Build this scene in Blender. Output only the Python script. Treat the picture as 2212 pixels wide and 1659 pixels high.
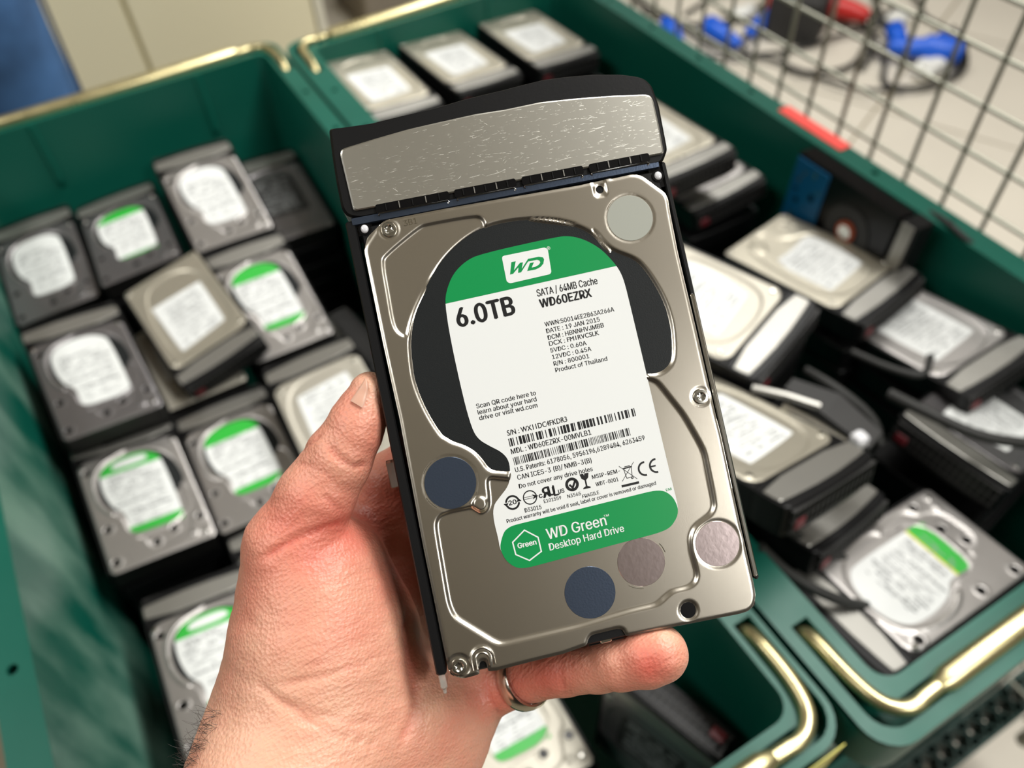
import bpy, bmesh, math, random
import numpy as np
from mathutils import Vector, Matrix
from mathutils.geometry import tessellate_polygon, delaunay_2d_cdt
random.seed(4); rng = np.random.default_rng(4)
S = bpy.context.scene
for o in list(bpy.data.objects): bpy.data.objects.remove(o)
C = S.collection
# ---------------------------------------------------------------- camera
CAMZ = 1.40                                   # eye height above the floor, metres
F = 1750.0                                    # focal length in pixels of a 2212 x 1659 frame
MW = np.array([[0.8606984, 0.41132576, -0.30001563], [-0.50745574, 0.6455711, -0.57072464], [-0.04107233, 0.64346644, 0.76437164]])
CAM = np.array([0, 0, CAMZ])
cd = bpy.data.cameras.new('camera'); cam = bpy.data.objects.new('camera', cd); C.objects.link(cam)
cd.sensor_width = 36; cd.lens = F/2212*36; cd.clip_start = .02; cd.clip_end = 60
m4 = Matrix([[*MW[i], CAM[i]] for i in range(3)] + [[0, 0, 0, 1]]); cam.matrix_world = m4
cd.dof.use_dof = True; cd.dof.focus_distance = .259; cd.dof.aperture_fstop = 7.8
S.camera = cam
S.view_settings.view_transform = 'Standard'; S.view_settings.look = 'None'
S.view_settings.exposure = 0.16; S.view_settings.gamma = 1; S.view_settings.use_curve_mapping = False
# ---------------------------------------------------------------- light
W = bpy.data.worlds.new('world'); S.world = W; W.use_nodes = True
W.node_tree.nodes['Background'].inputs[0].default_value = (1, .93, .84, 1)
W.node_tree.nodes['Background'].inputs[1].default_value = .12
def area(name, loc, size, sy, power, rot=(0, 0, 0), col=(1, .985, .95)):
    l = bpy.data.lights.new(name, 'AREA'); l.shape = 'RECTANGLE'; l.size = size; l.size_y = sy; l.energy = power; l.color = col
    o = bpy.data.objects.new(name, l); C.objects.link(o); o.location = loc; o.rotation_euler = rot; return o
area('ceiling_tube_near', (1.25, .25, 2.88), .5, 1.8, 56)
area('ceiling_tube_far', (1.7, 2.3, 2.88), .5, 2.0, 48)
area('added_fill_left', (-1.35, .6, 2.88), .5, 1.8, 26)  # added lamp that lifts the left crate, no tube known here
area('ceiling_tube_rear', (.78, -2.0, 2.88), .5, 1.0, 34)
# ---------------------------------------------------------------- materials
def lin(c):
    return tuple(((x/255/12.92) if x/255 < .04045 else ((x/255+.055)/1.055)**2.4) for x in c)
def mat(name, col, rough=.5, metal=0, bump=0, bscale=200, var=0, vscale=20, rvar=0, spec=.5, coat=0, trans=0, alpha=1, col2=None, sss=0, stretch=None):
    m = bpy.data.materials.new(name); m.use_nodes = True; nt = m.node_tree; b = nt.nodes['Principled BSDF']
    c = lin(col); b.inputs['Base Color'].default_value = (*c, 1); b.inputs['Roughness'].default_value = rough
    b.inputs['Metallic'].default_value = metal; b.inputs['Specular IOR Level'].default_value = spec
    b.inputs['Coat Weight'].default_value = coat; b.inputs['Transmission Weight'].default_value = trans
    if sss:
        b.inputs['Subsurface Weight'].default_value = sss; b.inputs['Subsurface Radius'].default_value = (1, .35, .2); b.inputs['Subsurface Scale'].default_value = .004
    tc = nt.nodes.new('ShaderNodeTexCoord'); src = tc.outputs['Object']
    if stretch:
        mp = nt.nodes.new('ShaderNodeMapping'); mp.inputs['Scale'].default_value = stretch; nt.links.new(src, mp.inputs[0]); src = mp.outputs[0]
    def noise(sc, det=4):
        n = nt.nodes.new('ShaderNodeTexNoise'); n.inputs['Scale'].default_value = sc; n.inputs['Detail'].default_value = det
        nt.links.new(src, n.inputs['Vector']); return n
    if var or col2:
        n = noise(vscale); r = nt.nodes.new('ShaderNodeValToRGB'); nt.links.new(n.outputs['Fac'], r.inputs[0])
        a = np.array(c); d = np.array(lin(col2)) if col2 else a*(1+var)
        if not col2: a = a*(1-var)
        r.color_ramp.elements[0].position = .35; r.color_ramp.elements[1].position = .65
        r.color_ramp.elements[0].color = (*np.clip(a, 0, 1), 1); r.color_ramp.elements[1].color = (*np.clip(d, 0, 1), 1)
        nt.links.new(r.outputs[0], b.inputs['Base Color'])
    if rvar:
        n = noise(vscale*1.7); mr = nt.nodes.new('ShaderNodeMapRange'); nt.links.new(n.outputs['Fac'], mr.inputs[0])
        mr.inputs[1].default_value = .3; mr.inputs[2].default_value = .7; mr.inputs[3].default_value = max(.02, rough-rvar); mr.inputs[4].default_value = rough+rvar
        nt.links.new(mr.outputs[0], b.inputs['Roughness'])
    if bump:
        n = noise(bscale, 3); bp = nt.nodes.new('ShaderNodeBump'); bp.inputs['Strength'].default_value = bump; bp.inputs['Distance'].default_value = .0005
        nt.links.new(n.outputs['Fac'], bp.inputs['Height']); nt.links.new(bp.outputs[0], b.inputs['Normal'])
    return m
M = {}
M['cover'] = mat('brushed_cover_steel', (212, 205, 192), .27, 1, .03, 3500)
M['strip'] = None
M['black'] = mat('black_plastic', (14, 14, 15), .42, 0, .05, 900, spec=.25)
M['blackgloss'] = mat('glossy_black_plastic', (9, 9, 11), .25, spec=.3)
M['sticker_black'] = mat('matt_black_sticker', (24, 27, 28), .45, 0, .12, 2500, spec=.25)
M['white'] = mat('white_label_paper', (226, 228, 226), .45, 0, spec=.35)
M['green'] = mat('green_label_print', (0, 140, 72), .35)
M['ink'] = mat('black_ink', (14, 14, 16), .4)
M['greyink'] = mat('grey_print', (150, 152, 152), .5)
M['chrome'] = mat('chrome', (225, 225, 222), .12, 1)
M['screw'] = mat('screw_steel', (200, 198, 190), .22, 1)
M['dot_clear'] = mat('clear_foil_seal', (206, 190, 190), .24, 1, .05, 500)
M['dot_blue'] = mat('dark_foil_seal', (84, 96, 116), .30, .8, .06, 1500)
M['dot_white'] = mat('milky_seal', (158, 160, 150), .42, .1)
M['lens'] = mat('light_pipe_plastic', (225, 225, 228), .15, 0, coat=.6)
M['clear'] = mat('clear_plastic', (235, 225, 215), .12, 0, trans=.7)
M['teal'] = mat('teal_crate_plastic', (9, 88, 73), .42, 0, .06, 120, .06, 9, .05, spec=.35)
M['teal_worn_lit'] = mat('worn_teal_crate_plastic', (30, 124, 102), .33, 0, .1, 60, .16, 7, .1, stretch=(1, .35, 1))
M['tealdark'] = mat('dark_green_plastic', (10, 52, 44), .5)
M['zinc'] = mat('yellow_zinc_bar', (212, 200, 152), .30, .9, .06, 300, .08, 30, .05)
M['ccover'] = mat('grey_drive_lid', (172, 168, 165), .34, .75, .03, 600)
M['ccover_dark'] = mat('dark_grey_drive_lid', (130, 127, 128), .34, .75, .03, 600)
M['ccover_warm'] = mat('warm_grey_drive_lid', (186, 180, 164), .36, .65, .03, 600)
M['ccover_light'] = mat('pale_drive_lid', (184, 179, 166), .46, .5, .03, 600)
M['cstrip'] = mat('grey_caddy_strip', (156, 154, 148), .38, .75, .03, 400)
M['cast'] = mat('drive_casting', (34, 33, 32), .45, .4)
M['bgreen'] = mat('bright_green_print', (48, 176, 60), .4)
M['yellow'] = mat('yellow_print', (214, 206, 60), .4)
M['latch'] = mat('dark_red_latch', (104, 30, 38), .4)
M['pcb'] = mat('blue_circuit_board', (0, 78, 118), .4, 0)
M['copper'] = mat('brown_motor_ring', (150, 62, 24), .5)
M['floor'] = None
M['redtape'] = mat('red_tape', (250, 84, 76), .5)
M['wire'] = mat('galvanised_wire', (150, 150, 136), .45, .45, .1, 200)
M['cable'] = mat('black_cable', (38, 38, 36), .55)
M['bluep'] = mat('blue_plug_plastic', (8, 88, 205), .4)
M['redp'] = mat('red_plug_plastic', (190, 30, 24), .4)
M['whitep'] = mat('white_plastic', (222, 222, 216), .45)
M['dark'] = mat('dark_grey_plastic', (38, 37, 36), .6, var=.2, vscale=12)
M['cabinet'] = mat('beige_cabinet_laminate', (240, 232, 200), .5, 0, .02, 40)
M['gasket'] = mat('cabinet_edge', (226, 222, 204), .5)
M['wallm'] = mat('grey_brown_wall', (124, 116, 104), .8, 0, .1, 30, .08, 3)
M['ceilm'] = mat('warm_ceiling', (206, 200, 190), .9)
M['darkwall'] = mat('dim_wall', (66, 62, 57), .9)
M['nail'] = mat('thumb_nail', (214, 168, 146), .3, sss=.2)
M['ring'] = mat('worn_silver', (205, 200, 190), .2, 1, .15, 500)
M['hair'] = mat('dark_hair', (40, 30, 24), .5)
def strip_mat():
    m = mat('scratched_aluminium_strip', (206, 204, 195), .33, 1); nt = m.node_tree; L = nt.links; b = nt.nodes['Principled BSDF']; tc = nt.nodes.new('ShaderNodeTexCoord')
    fac = None
    for rot, sc, scale, lo in ((.12, (200, 2600, 600), 1, .69), (-.06, (330, 3600, 600), 1, .685), (-.75, (260, 3200, 600), 1, .75), (.6, (260, 2900, 600), 1, .76)):
        mp = nt.nodes.new('ShaderNodeMapping'); mp.vector_type = 'TEXTURE'; mp.inputs['Rotation'].default_value = (0, 0, rot); L.new(tc.outputs['Object'], mp.inputs[0])
        m2 = nt.nodes.new('ShaderNodeMapping'); m2.inputs['Scale'].default_value = sc; L.new(mp.outputs[0], m2.inputs[0])
        n = nt.nodes.new('ShaderNodeTexNoise'); n.inputs['Scale'].default_value = scale; n.inputs['Detail'].default_value = 2; L.new(m2.outputs[0], n.inputs['Vector'])
        r = nt.nodes.new('ShaderNodeMapRange'); r.inputs[1].default_value = lo; r.inputs[2].default_value = lo+.07; L.new(n.outputs['Fac'], r.inputs[0])
        if fac is None: fac = r.outputs[0]
        else:
            a = nt.nodes.new('ShaderNodeMath'); a.operation = 'MAXIMUM'; L.new(fac, a.inputs[0]); L.new(r.outputs[0], a.inputs[1]); fac = a.outputs[0]
    r = nt.nodes.new('ShaderNodeMapRange'); L.new(fac, r.inputs[0]); r.inputs[3].default_value = .33; r.inputs[4].default_value = .5; L.new(r.outputs[0], b.inputs['Roughness'])
    bp = nt.nodes.new('ShaderNodeBump'); bp.inputs['Strength'].default_value = .22; bp.inputs['Distance'].default_value = .0002; L.new(fac, bp.inputs['Height']); L.new(bp.outputs[0], b.inputs['Normal'])
    return m
M['strip'] = strip_mat()
def worn_lit_teal():
    # the same plastic, scuffed; pale streaks paint light onto the left inner wall
    m = mat('scuffed_lit_teal_crate_plastic', (9, 88, 73), .42, 0, .06, 120, spec=.35); nt = m.node_tree; L = nt.links; b = nt.nodes['Principled BSDF']; tc = nt.nodes.new('ShaderNodeTexCoord')
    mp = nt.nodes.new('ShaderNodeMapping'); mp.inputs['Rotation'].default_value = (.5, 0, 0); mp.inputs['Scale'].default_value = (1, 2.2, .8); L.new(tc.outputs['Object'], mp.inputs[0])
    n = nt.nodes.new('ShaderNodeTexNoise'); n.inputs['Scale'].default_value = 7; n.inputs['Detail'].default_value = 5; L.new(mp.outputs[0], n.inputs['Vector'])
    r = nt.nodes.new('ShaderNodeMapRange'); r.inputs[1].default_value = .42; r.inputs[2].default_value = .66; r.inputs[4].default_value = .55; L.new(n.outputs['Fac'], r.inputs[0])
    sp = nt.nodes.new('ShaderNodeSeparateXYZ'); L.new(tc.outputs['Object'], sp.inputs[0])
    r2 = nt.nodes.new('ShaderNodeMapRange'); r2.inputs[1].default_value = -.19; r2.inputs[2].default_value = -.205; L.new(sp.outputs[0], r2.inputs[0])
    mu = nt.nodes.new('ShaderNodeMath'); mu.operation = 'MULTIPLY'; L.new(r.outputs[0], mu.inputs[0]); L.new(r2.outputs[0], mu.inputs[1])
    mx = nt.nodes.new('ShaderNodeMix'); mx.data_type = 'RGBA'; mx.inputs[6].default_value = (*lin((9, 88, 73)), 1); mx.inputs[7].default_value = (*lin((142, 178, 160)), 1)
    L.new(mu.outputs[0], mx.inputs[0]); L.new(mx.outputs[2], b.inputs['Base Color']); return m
M['teal_worn_lit'] = worn_lit_teal()
def denim():
    m = mat('blue_denim', (66, 106, 156), .85, 0, .4, 900, .28, 9); return m
M['denim'] = denim()
M['seam'] = mat('denim_seam', (26, 50, 84), .85)
M['shoe'] = mat('dark_shoe', (30, 28, 28), .6)
def skin():
    m = bpy.data.materials.new('skin'); m.use_nodes = True; nt = m.node_tree; b = nt.nodes['Principled BSDF']; L = nt.links
    at = nt.nodes.new('ShaderNodeAttribute'); at.attribute_name = 'tint'
    n = nt.nodes.new('ShaderNodeTexNoise'); n.inputs['Scale'].default_value = 55; n.inputs['Detail'].default_value = 5
    tc = nt.nodes.new('ShaderNodeTexCoord'); L.new(tc.outputs['Object'], n.inputs['Vector'])
    mx = nt.nodes.new('ShaderNodeMix'); mx.data_type = 'RGBA'; mx.inputs[6].default_value = (*lin((232, 180, 152)), 1); mx.inputs[7].default_value = (*lin((220, 108, 92)), 1)
    ad = nt.nodes.new('ShaderNodeMath'); ad.operation = 'MULTIPLY_ADD'; L.new(n.outputs['Fac'], ad.inputs[0]); ad.inputs[1].default_value = .9; ad.inputs[2].default_value = -.45
    a2 = nt.nodes.new('ShaderNodeMath'); a2.operation = 'ADD'; a2.use_clamp = True; L.new(ad.outputs[0], a2.inputs[0]); L.new(at.outputs['Fac'], a2.inputs[1])
    L.new(a2.outputs[0], mx.inputs[0]); L.new(mx.outputs[2], b.inputs['Base Color'])
    b.inputs['Roughness'].default_value = .42; b.inputs['Subsurface Weight'].default_value = .35
    b.inputs['Subsurface Radius'].default_value = (1, .35, .2); b.inputs['Subsurface Scale'].default_value = .003
    # fine skin grain: cells plus stretched wrinkle noise
    v = nt.nodes.new('ShaderNodeTexVoronoi'); v.inputs['Scale'].default_value = 900; L.new(tc.outputs['Object'], v.inputs['Vector'])
    mp = nt.nodes.new('ShaderNodeMapping'); mp.inputs['Rotation'].default_value = (.3, .2, .5); mp.inputs['Scale'].default_value = (1, 4.5, 1); L.new(tc.outputs['Object'], mp.inputs[0])
    n2 = nt.nodes.new('ShaderNodeTexNoise'); n2.inputs['Scale'].default_value = 150; n2.inputs['Detail'].default_value = 4; L.new(mp.outputs[0], n2.inputs['Vector'])
    b1 = nt.nodes.new('ShaderNodeBump'); b1.inputs['Strength'].default_value = .5; b1.inputs['Distance'].default_value = .0004; L.new(v.outputs['Distance'], b1.inputs['Height'])
    b2 = nt.nodes.new('ShaderNodeBump'); b2.inputs['Strength'].default_value = .48; b2.inputs['Distance'].default_value = .001; L.new(n2.outputs['Fac'], b2.inputs['Height'])
    L.new(b1.outputs[0], b2.inputs['Normal']); L.new(b2.outputs[0], b.inputs['Normal']); return m
M['skin'] = skin()
def floor_mat():
    m = mat('floor_tile', (208, 201, 187), .35, 0, .02, 40, .04, 2); return m
M['tile'] = floor_mat()
# ---------------------------------------------------------------- helpers
def tag(o, label=None, cat=None, group=None, kind=None):
    for k, v in (('label', label), ('category', cat), ('group', group), ('kind', kind)):
        if v: o[k] = v
    return o
def empty(name, loc=(0, 0, 0), mw=None):
    o = bpy.data.objects.new(name, None); C.objects.link(o); o.empty_display_size = .02
    if mw is not None: o.matrix_world = mw
    else: o.location = loc
    return o
def mesh_obj(name, verts, faces, m, parent=None, smooth=False):
    me = bpy.data.meshes.new(name); me.from_pydata([tuple(map(float, v)) for v in verts], [], [tuple(map(int, f)) for f in faces]); me.materials.append(m)
    if smooth: me.polygons.foreach_set('use_smooth', [True]*len(me.polygons))
    o = bpy.data.objects.new(name, me); C.objects.link(o)
    if parent: o.parent = parent
    return o
class G:
    """collects shapes and links them as one mesh object"""
    def __init__(s): s.v = []; s.f = []
    def add(s, v, f):
        n = len(s.v); s.v += [tuple(map(float, q)) for q in v]; s.f += [tuple(int(i)+n for i in g) for g in f]; return s
    def box(s, a, b, bev=0):
        x0, y0, z0 = a; x1, y1, z1 = b
        if bev <= 0:
            v = [(x, y, z) for z in (z0, z1) for x, y in ((x0, y0), (x1, y0), (x1, y1), (x0, y1))]
            f = [(3, 2, 1, 0), (4, 5, 6, 7), (0, 1, 5, 4), (1, 2, 6, 5), (2, 3, 7, 6), (3, 0, 4, 7)]
            return s.add(v, f)
        rr = lambda d: [(x0+d+bev, y0+d), (x1-d-bev, y0+d), (x1-d, y0+d+bev), (x1-d, y1-d-bev), (x1-d-bev, y1-d), (x0+d+bev, y1-d), (x0+d, y1-d-bev), (x0+d, y0+d+bev)]
        L = [[(x, y, z0) for x, y in rr(bev*.7)], [(x, y, z0+bev) for x, y in rr(0)], [(x, y, z1-bev) for x, y in rr(0)], [(x, y, z1) for x, y in rr(bev*.7)]]
        return s.loft(L, True)
    def loft(s, loops, caps=True, closed=True):
        n = len(loops[0]); v = [p for l in loops for p in l]; f = []
        for i in range(len(loops)-1):
            for j in range(n if closed else n-1):
                k = (j+1) % n; f.append((i*n+j, i*n+k, (i+1)*n+k, (i+1)*n+j))
        if caps: f.append(tuple(range(n-1, -1, -1))); f.append(tuple((len(loops)-1)*n+j for j in range(n)))
        return s.add(v, f)
    def tube(s, pts, r, n=10, caps=True):
        P_ = [Vector(p) for p in pts]; rs = r if hasattr(r, '__len__') else [r]*len(P_); loops = []; up = None
        for i, p in enumerate(P_):
            t = (P_[min(i+1, len(P_)-1)]-P_[max(i-1, 0)]).normalized()
            if up is None: up = t.orthogonal().normalized()
            up = (up-t*up.dot(t)).normalized(); w = t.cross(up)
            loops.append([tuple(p+(up*math.cos(a)+w*math.sin(a))*rs[i]) for a in [2*math.pi*k/n for k in range(n)]])
        return s.loft(loops, caps)
    def disc(s, c, r, z0, z1, n=24, bev=0):
        cir = lambda rr, z: [(c[0]+rr*math.cos(2*math.pi*k/n), c[1]+rr*math.sin(2*math.pi*k/n), z) for k in range(n)]
        L = [cir(r, z0), cir(r, z1-bev)] + ([cir(r-bev, z1)] if bev else [])
        return s.loft(L, True)
    def ring(s, c, r0, r1, z0, z1, n=28, a0=0, a1=2*math.pi):
        full = abs(a1-a0) > 6.28; k_ = n if full else n+1; L = []
        for k in range(k_):
            a = a0+(a1-a0)*k/n; q = lambda r, z: (c[0]+r*math.cos(a), c[1]+r*math.sin(a), z)
            L.append([q(r0, z0), q(r1, z0), q(r1, z1), q(r0, z1)])
        if full: L.append(L[0])
        return s.loft(L, not full)
    def poly(s, outer, z0, z1, holes=(), bev=0, side=True):
        """flat outline given thickness, with holes"""
        rings = [outer] + list(holes)
        pts = [p for r in rings for p in r]; tris = tessellate_polygon([[Vector((x, y, 0)) for x, y in r] for r in rings])
        n = len(pts); ar = 0
        f = []
        for t in tris:
            a, b, c = (pts[i] for i in t); cr = (b[0]-a[0])*(c[1]-a[1])-(b[1]-a[1])*(c[0]-a[0])
            if abs(cr) < 1e-16: continue
            t = t if cr > 0 else t[::-1]; f.append(tuple(i+n for i in t)); f.append(tuple(t[::-1]))
        if side:
            b = 0
            for r in rings:
                m_ = len(r)
                for j in range(m_):
                    k = (j+1) % m_; f.append((b+j, b+k, b+k+n, b+j+n))
                b += m_
        return s.add([(x, y, z0) for x, y in pts]+[(x, y, z1) for x, y in pts], f)
    def build(s, name, m, parent=None, smooth=False, fix=True):
        o = mesh_obj(name, s.v, s.f, m, parent, smooth)
        if fix:
            bm = bmesh.new(); bm.from_mesh(o.data); bmesh.ops.recalc_face_normals(bm, faces=bm.faces[:]); bm.to_mesh(o.data); bm.free()
        if smooth:
            try: o.data.set_sharp_from_angle(angle=math.radians(40))
            except Exception: pass
        return o
def rrect(x0, y0, x1, y1, r, n=5):
    o = []
    for cx, cy, a in ((x1-r, y1-r, 0), (x0+r, y1-r, 90), (x0+r, y0+r, 180), (x1-r, y0+r, 270)):
        for k in range(n+1):
            t = math.radians(a+90*k/n); o.append((cx+r*math.cos(t), cy+r*math.sin(t)))
    return o
def chaikin(p, it=2, closed=True):
    p = [np.array(q, float) for q in p]
    for _ in range(it):
        o = []; n = len(p)
        for i in range(n if closed else n-1):
            a, b = p[i], p[(i+1) % n]; o += [a*.75+b*.25, a*.25+b*.75]
        p = o
    return [tuple(q) for q in p]
def rnd(p, r=1.0, n=4):
    # round every corner of an outline by at most r
    P_ = [np.array(q, float) for q in p]; o = []
    for i, b in enumerate(P_):
        a, c = P_[i-1], P_[(i+1) % len(P_)]; la, lc = np.linalg.norm(a-b), np.linalg.norm(c-b)
        if la < 1e-9 or lc < 1e-9: continue
        s = b+(a-b)/la*min(r, la*.45); e = b+(c-b)/lc*min(r, lc*.45)
        for k in range(n+1): t = k/n; o.append(tuple(s*(1-t)**2+b*2*t*(1-t)+e*t*t))
    return o
def clip_poly(poly, fn):
    """keep the part of a polygon where fn(x, y) >= 0 (linear fn)"""
    o = []
    for i in range(len(poly)):
        a, b = poly[i], poly[(i+1) % len(poly)]; fa, fb = fn(*a), fn(*b)
        if fa >= 0: o.append(a)
        if (fa >= 0) != (fb >= 0): t = fa/(fa-fb); o.append((a[0]+(b[0]-a[0])*t, a[1]+(b[1]-a[1])*t))
    return o
def scale_mm(p): return [(x*.001, y*.001) for x, y in p]
def sdist(px, py, poly):
    """signed distance to a polygon, negative inside"""
    P_ = np.array(poly, float); A = P_; B = np.roll(P_, -1, 0); d2 = np.full(px.shape, 1e18); ins = np.zeros(px.shape, bool); nx = px*0; ny = py*0
    for a, b in zip(A, B):
        e = b-a; l = e@e
        if l < 1e-18: continue
        t = np.clip(((px-a[0])*e[0]+(py-a[1])*e[1])/l, 0, 1); qx = a[0]+t*e[0]; qy = a[1]+t*e[1]; dd = (px-qx)**2+(py-qy)**2
        k = dd < d2; d2 = np.where(k, dd, d2); nx = np.where(k, qx, nx); ny = np.where(k, qy, ny)
        if a[1] != b[1]:
            c = ((a[1] > py) != (b[1] > py)) & (px < (b[0]-a[0])*(py-a[1])/(b[1]-a[1])+a[0]); ins ^= c
    return np.where(ins, -1, 1)*np.sqrt(d2), nx, ny
def sstep(x): x = np.clip(x, 0, 1); return x*x*(3-2*x)
def stamped(name, outline, regions, holes, step, m, parent=None, lip=.35, skirt=1.2):
    """a stamped sheet-metal lid: millimetre outline, recessed (or raised) regions (poly, height, ramp), holes; real relief"""
    O = np.array(outline); x0, y0 = O.min(0)-step; x1, y1 = O.max(0)+step
    nx_ = int((x1-x0)/step)+2; ny_ = int((y1-y0)/step)+2
    X, Y = np.meshgrid(x0+np.arange(nx_)*step, y0+np.arange(ny_)*step); X = X.ravel(); Y = Y.ravel()
    so, ox, oy = sdist(X, Y, outline); edge = so.copy(); inside = so < 0
    snapx = np.where(so >= 0, ox, X); snapy = np.where(so >= 0, oy, Y)
    for h in holes:
        sh, hx, hy = sdist(X, Y, h); k = sh < 0; inside &= ~k; snapx = np.where(k, hx, snapx); snapy = np.where(k, hy, snapy); edge = np.maximum(edge, -sh)
    Z = np.zeros_like(X); used = {}
    for poly, hgt, ramp in regions:
        s, _, _ = sdist(X, Y, poly); w = sstep(.5-s/ramp); used.setdefault(hgt, []).append(w)
    for hgt, ws in used.items():
        Z += hgt*np.max(ws, 0)
    Z -= lip*(1-sstep(-edge/1.0))
    idx = np.arange(nx_*ny_).reshape(ny_, nx_); q = np.stack([idx[:-1, :-1], idx[:-1, 1:], idx[1:, 1:], idx[1:, :-1]], -1).reshape(-1, 4)
    keep = inside[q].any(1) & (edge[q].min(1) < 0); q = q[keep]
    # edges used once are the rim
    e = np.concatenate([q[:, [0, 1]], q[:, [1, 2]], q[:, [2, 3]], q[:, [3, 0]]]); key = np.sort(e, 1); k1 = key[:, 0].astype(np.int64)*(nx_*ny_)+key[:, 1]
    _, ix, ct = np.unique(k1, return_index=True, return_counts=True); rim = e[ix[ct == 1]]
    sx = np.where(edge >= -1e-9, snapx, X); sy = np.where(edge >= -1e-9, snapy, Y)
    V = np.stack([sx, sy, Z], 1)*.001; N = len(V)
    R = np.unique(rim); mp = {int(r): N+i for i, r in enumerate(R)}
    V2 = V[R].copy(); V2[:, 2] = -.001*skirt
    V = np.concatenate([V, V2]); sk = [(int(b), int(a), mp[int(a)], mp[int(b)]) for a, b in rim]
    F_ = [tuple(map(int, f)) for f in q]+sk
    u = np.zeros(len(V), bool); 
    for f in F_: u[list(f)] = True
    rm = np.cumsum(u)-1; F_ = [tuple(int(rm[i]) for i in f) for f in F_]
    me = bpy.data.meshes.new(name); me.from_pydata(V[u].tolist(), [], F_); me.materials.append(m)
    me.polygons.foreach_set('use_smooth', [True]*len(me.polygons)); me.update()
    try: me.set_sharp_from_angle(angle=math.radians(50))
    except Exception: pass
    o = bpy.data.objects.new(name, me); C.objects.link(o)
    if parent: o.parent = parent
    return o
_cap = None
try:
    import os
    FONT = bpy.data.fonts.load(os.path.join(bpy.utils.system_resource('DATAFILES'), 'fonts', 'Inter.woff2'))
except Exception:
    FONT = None
def text_mesh(s, x0, y0, x1, y1, h, bold=0, shear=0, z=0, flipx=False):
    """one line of lettering fitted between two baseline points (mm), cap height h; returns verts, faces in metres"""
    global _cap
    def raw(t, off=0):
        cu = bpy.data.curves.new('t', 'FONT'); cu.body = t; cu.size = 1; cu.offset = off; cu.resolution_u = 3; cu.shear = shear
        if FONT and 'K' not in t: cu.font = FONT
        o = bpy.data.objects.new('t', cu); C.objects.link(o); dg = bpy.context.evaluated_depsgraph_get(); me = o.evaluated_get(dg).to_mesh()
        v = np.array([q.co[:] for q in me.vertices]); f = [tuple(p.vertices) for p in me.polygons]
        bpy.data.objects.remove(o); bpy.data.curves.remove(cu); return v, f
    if _cap is None: _cap = {k: np.ptp(raw(k)[0][:, 1]) for k in ('HH', 'HK')}
    cap = _cap['HK' if 'K' in s else 'HH']
    v, f = raw(s)
    d = np.array([x1-x0, y1-y0]); L = np.linalg.norm(d); u = d/L; w = np.array([-u[1], u[0]])
    x = (v[:, 0]-v[:, 0].min())/(v[:, 0].max()-v[:, 0].min())
    if flipx: x = 1-x; f = [g[::-1] for g in f]
    y = v[:, 1]/cap*h
    p = np.array([x0, y0])+np.outer(x*L, u)+np.outer(y, w)
    # heavier stroke: the same glyphs printed again a hair to the side
    vs, fs = [], []
    for i, (dx, dy) in enumerate(((0, 0), (.055*h, 0), (-.055*h, 0), (0, .03*h), (0, -.03*h)) if bold else ((0, 0), (.028*h, 0), (-.02*h, 0))):
        n = len(vs); vs += [((a+dx)*.001, (b+dy)*.001, z*.001+i*4e-7) for a, b in p]; fs += [tuple(q+n for q in g_) for g_ in f]
    return vs, fs
COVER=[(-50.2,64.7),(-49.3,66.4),(-44.4,71.5),(-49.8,65.9),(-48.3,68.9),(-42.8,72.7),(-41.2,73.3),(-38.3,73.3),(-22.8,73.3),(-2.1,73.0),(23.0,72.5),(26.0,72.6),(33.1,72.9),(34.0,72.6),(40.6,72.8),(42.6,72.4),(44.4,71.4),(48.5,66.8),(50.5,64.6),(51.0,62.5),(50.6,56.2),(50.7,58.3),(50.3,43.4),(50.6,18.3),(50.7,-11.1),(50.9,-17.3),(50.6,-46.5),(50.7,-65.7),(50.5,-69.4),(49.9,-71.4),(48.7,-73.2),(46.8,-74.2),(43.7,-74.4),(22.5,-73.7),(6.5,-73.2),(6.0,-71.1),(5.2,-70.6),(4.2,-70.3),(-4.2,-70.4),(-5.4,-71.4),(-6.3,-73.2),(-14.1,-74.1),(-22.3,-74.2),(-35.9,-74.5),(-36.7,-74.3),(-38.5,-74.2),(-38.3,-72.1),(-38.6,-71.0),(-39.2,-70.5),(-40.2,-70.6),(-40.9,-71.7),(-41.1,-74.4),(-44.8,-74.6),(-46.8,-74.5),(-49.0,-73.3),(-50.5,-71.0),(-50.5,-69.8),(-50.5,-31.4),(-49.8,8.8),(-50.2,33.5)]
BLACK=[(-41.5,33.8),(-40.2,38.2),(-38.2,42.4),(-35.0,46.8),(-30.7,52.4),(-25.5,57.5),(-19.6,61.5),(-13.0,64.4),(-7.2,65.6),(0.3,65.5),(8.0,64.4),(14.6,62.4),(21.3,58.8),(2.1,65.1),(8.9,64.0),(15.2,61.7),(20.5,58.9),(23.5,56.3),(25.3,53.9),(26.6,50.9),(29.2,48.0),(23.6,57.6),(25.3,55.6),(26.4,53.2),(28.4,50.3),(30.9,48.3),(34.3,46.3),(36.8,44.1),(38.6,41.0),(40.3,36.9),(41.8,32.3),(42.8,27.4),(43.1,22.7),(42.8,18.2),(41.7,12.1),(40.4,9.0),(37.8,7.0),(35.1,6.3),(31.8,6.6),(27.0,7.6),(-5.1,-11.6),(-18.9,-15.0),(-21.1,-14.3),(-24.0,-13.5),(-25.7,-12.1),(-26.7,-9.6),(-28.6,-6.2),(-31.6,-3.5),(-34.8,-1.8),(-36.9,0.2),(-38.0,1.1),(-40.4,7.1),(-42.2,13.8),(-43.1,20.4),(-42.7,26.7),(-42.1,31.6)]
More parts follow.
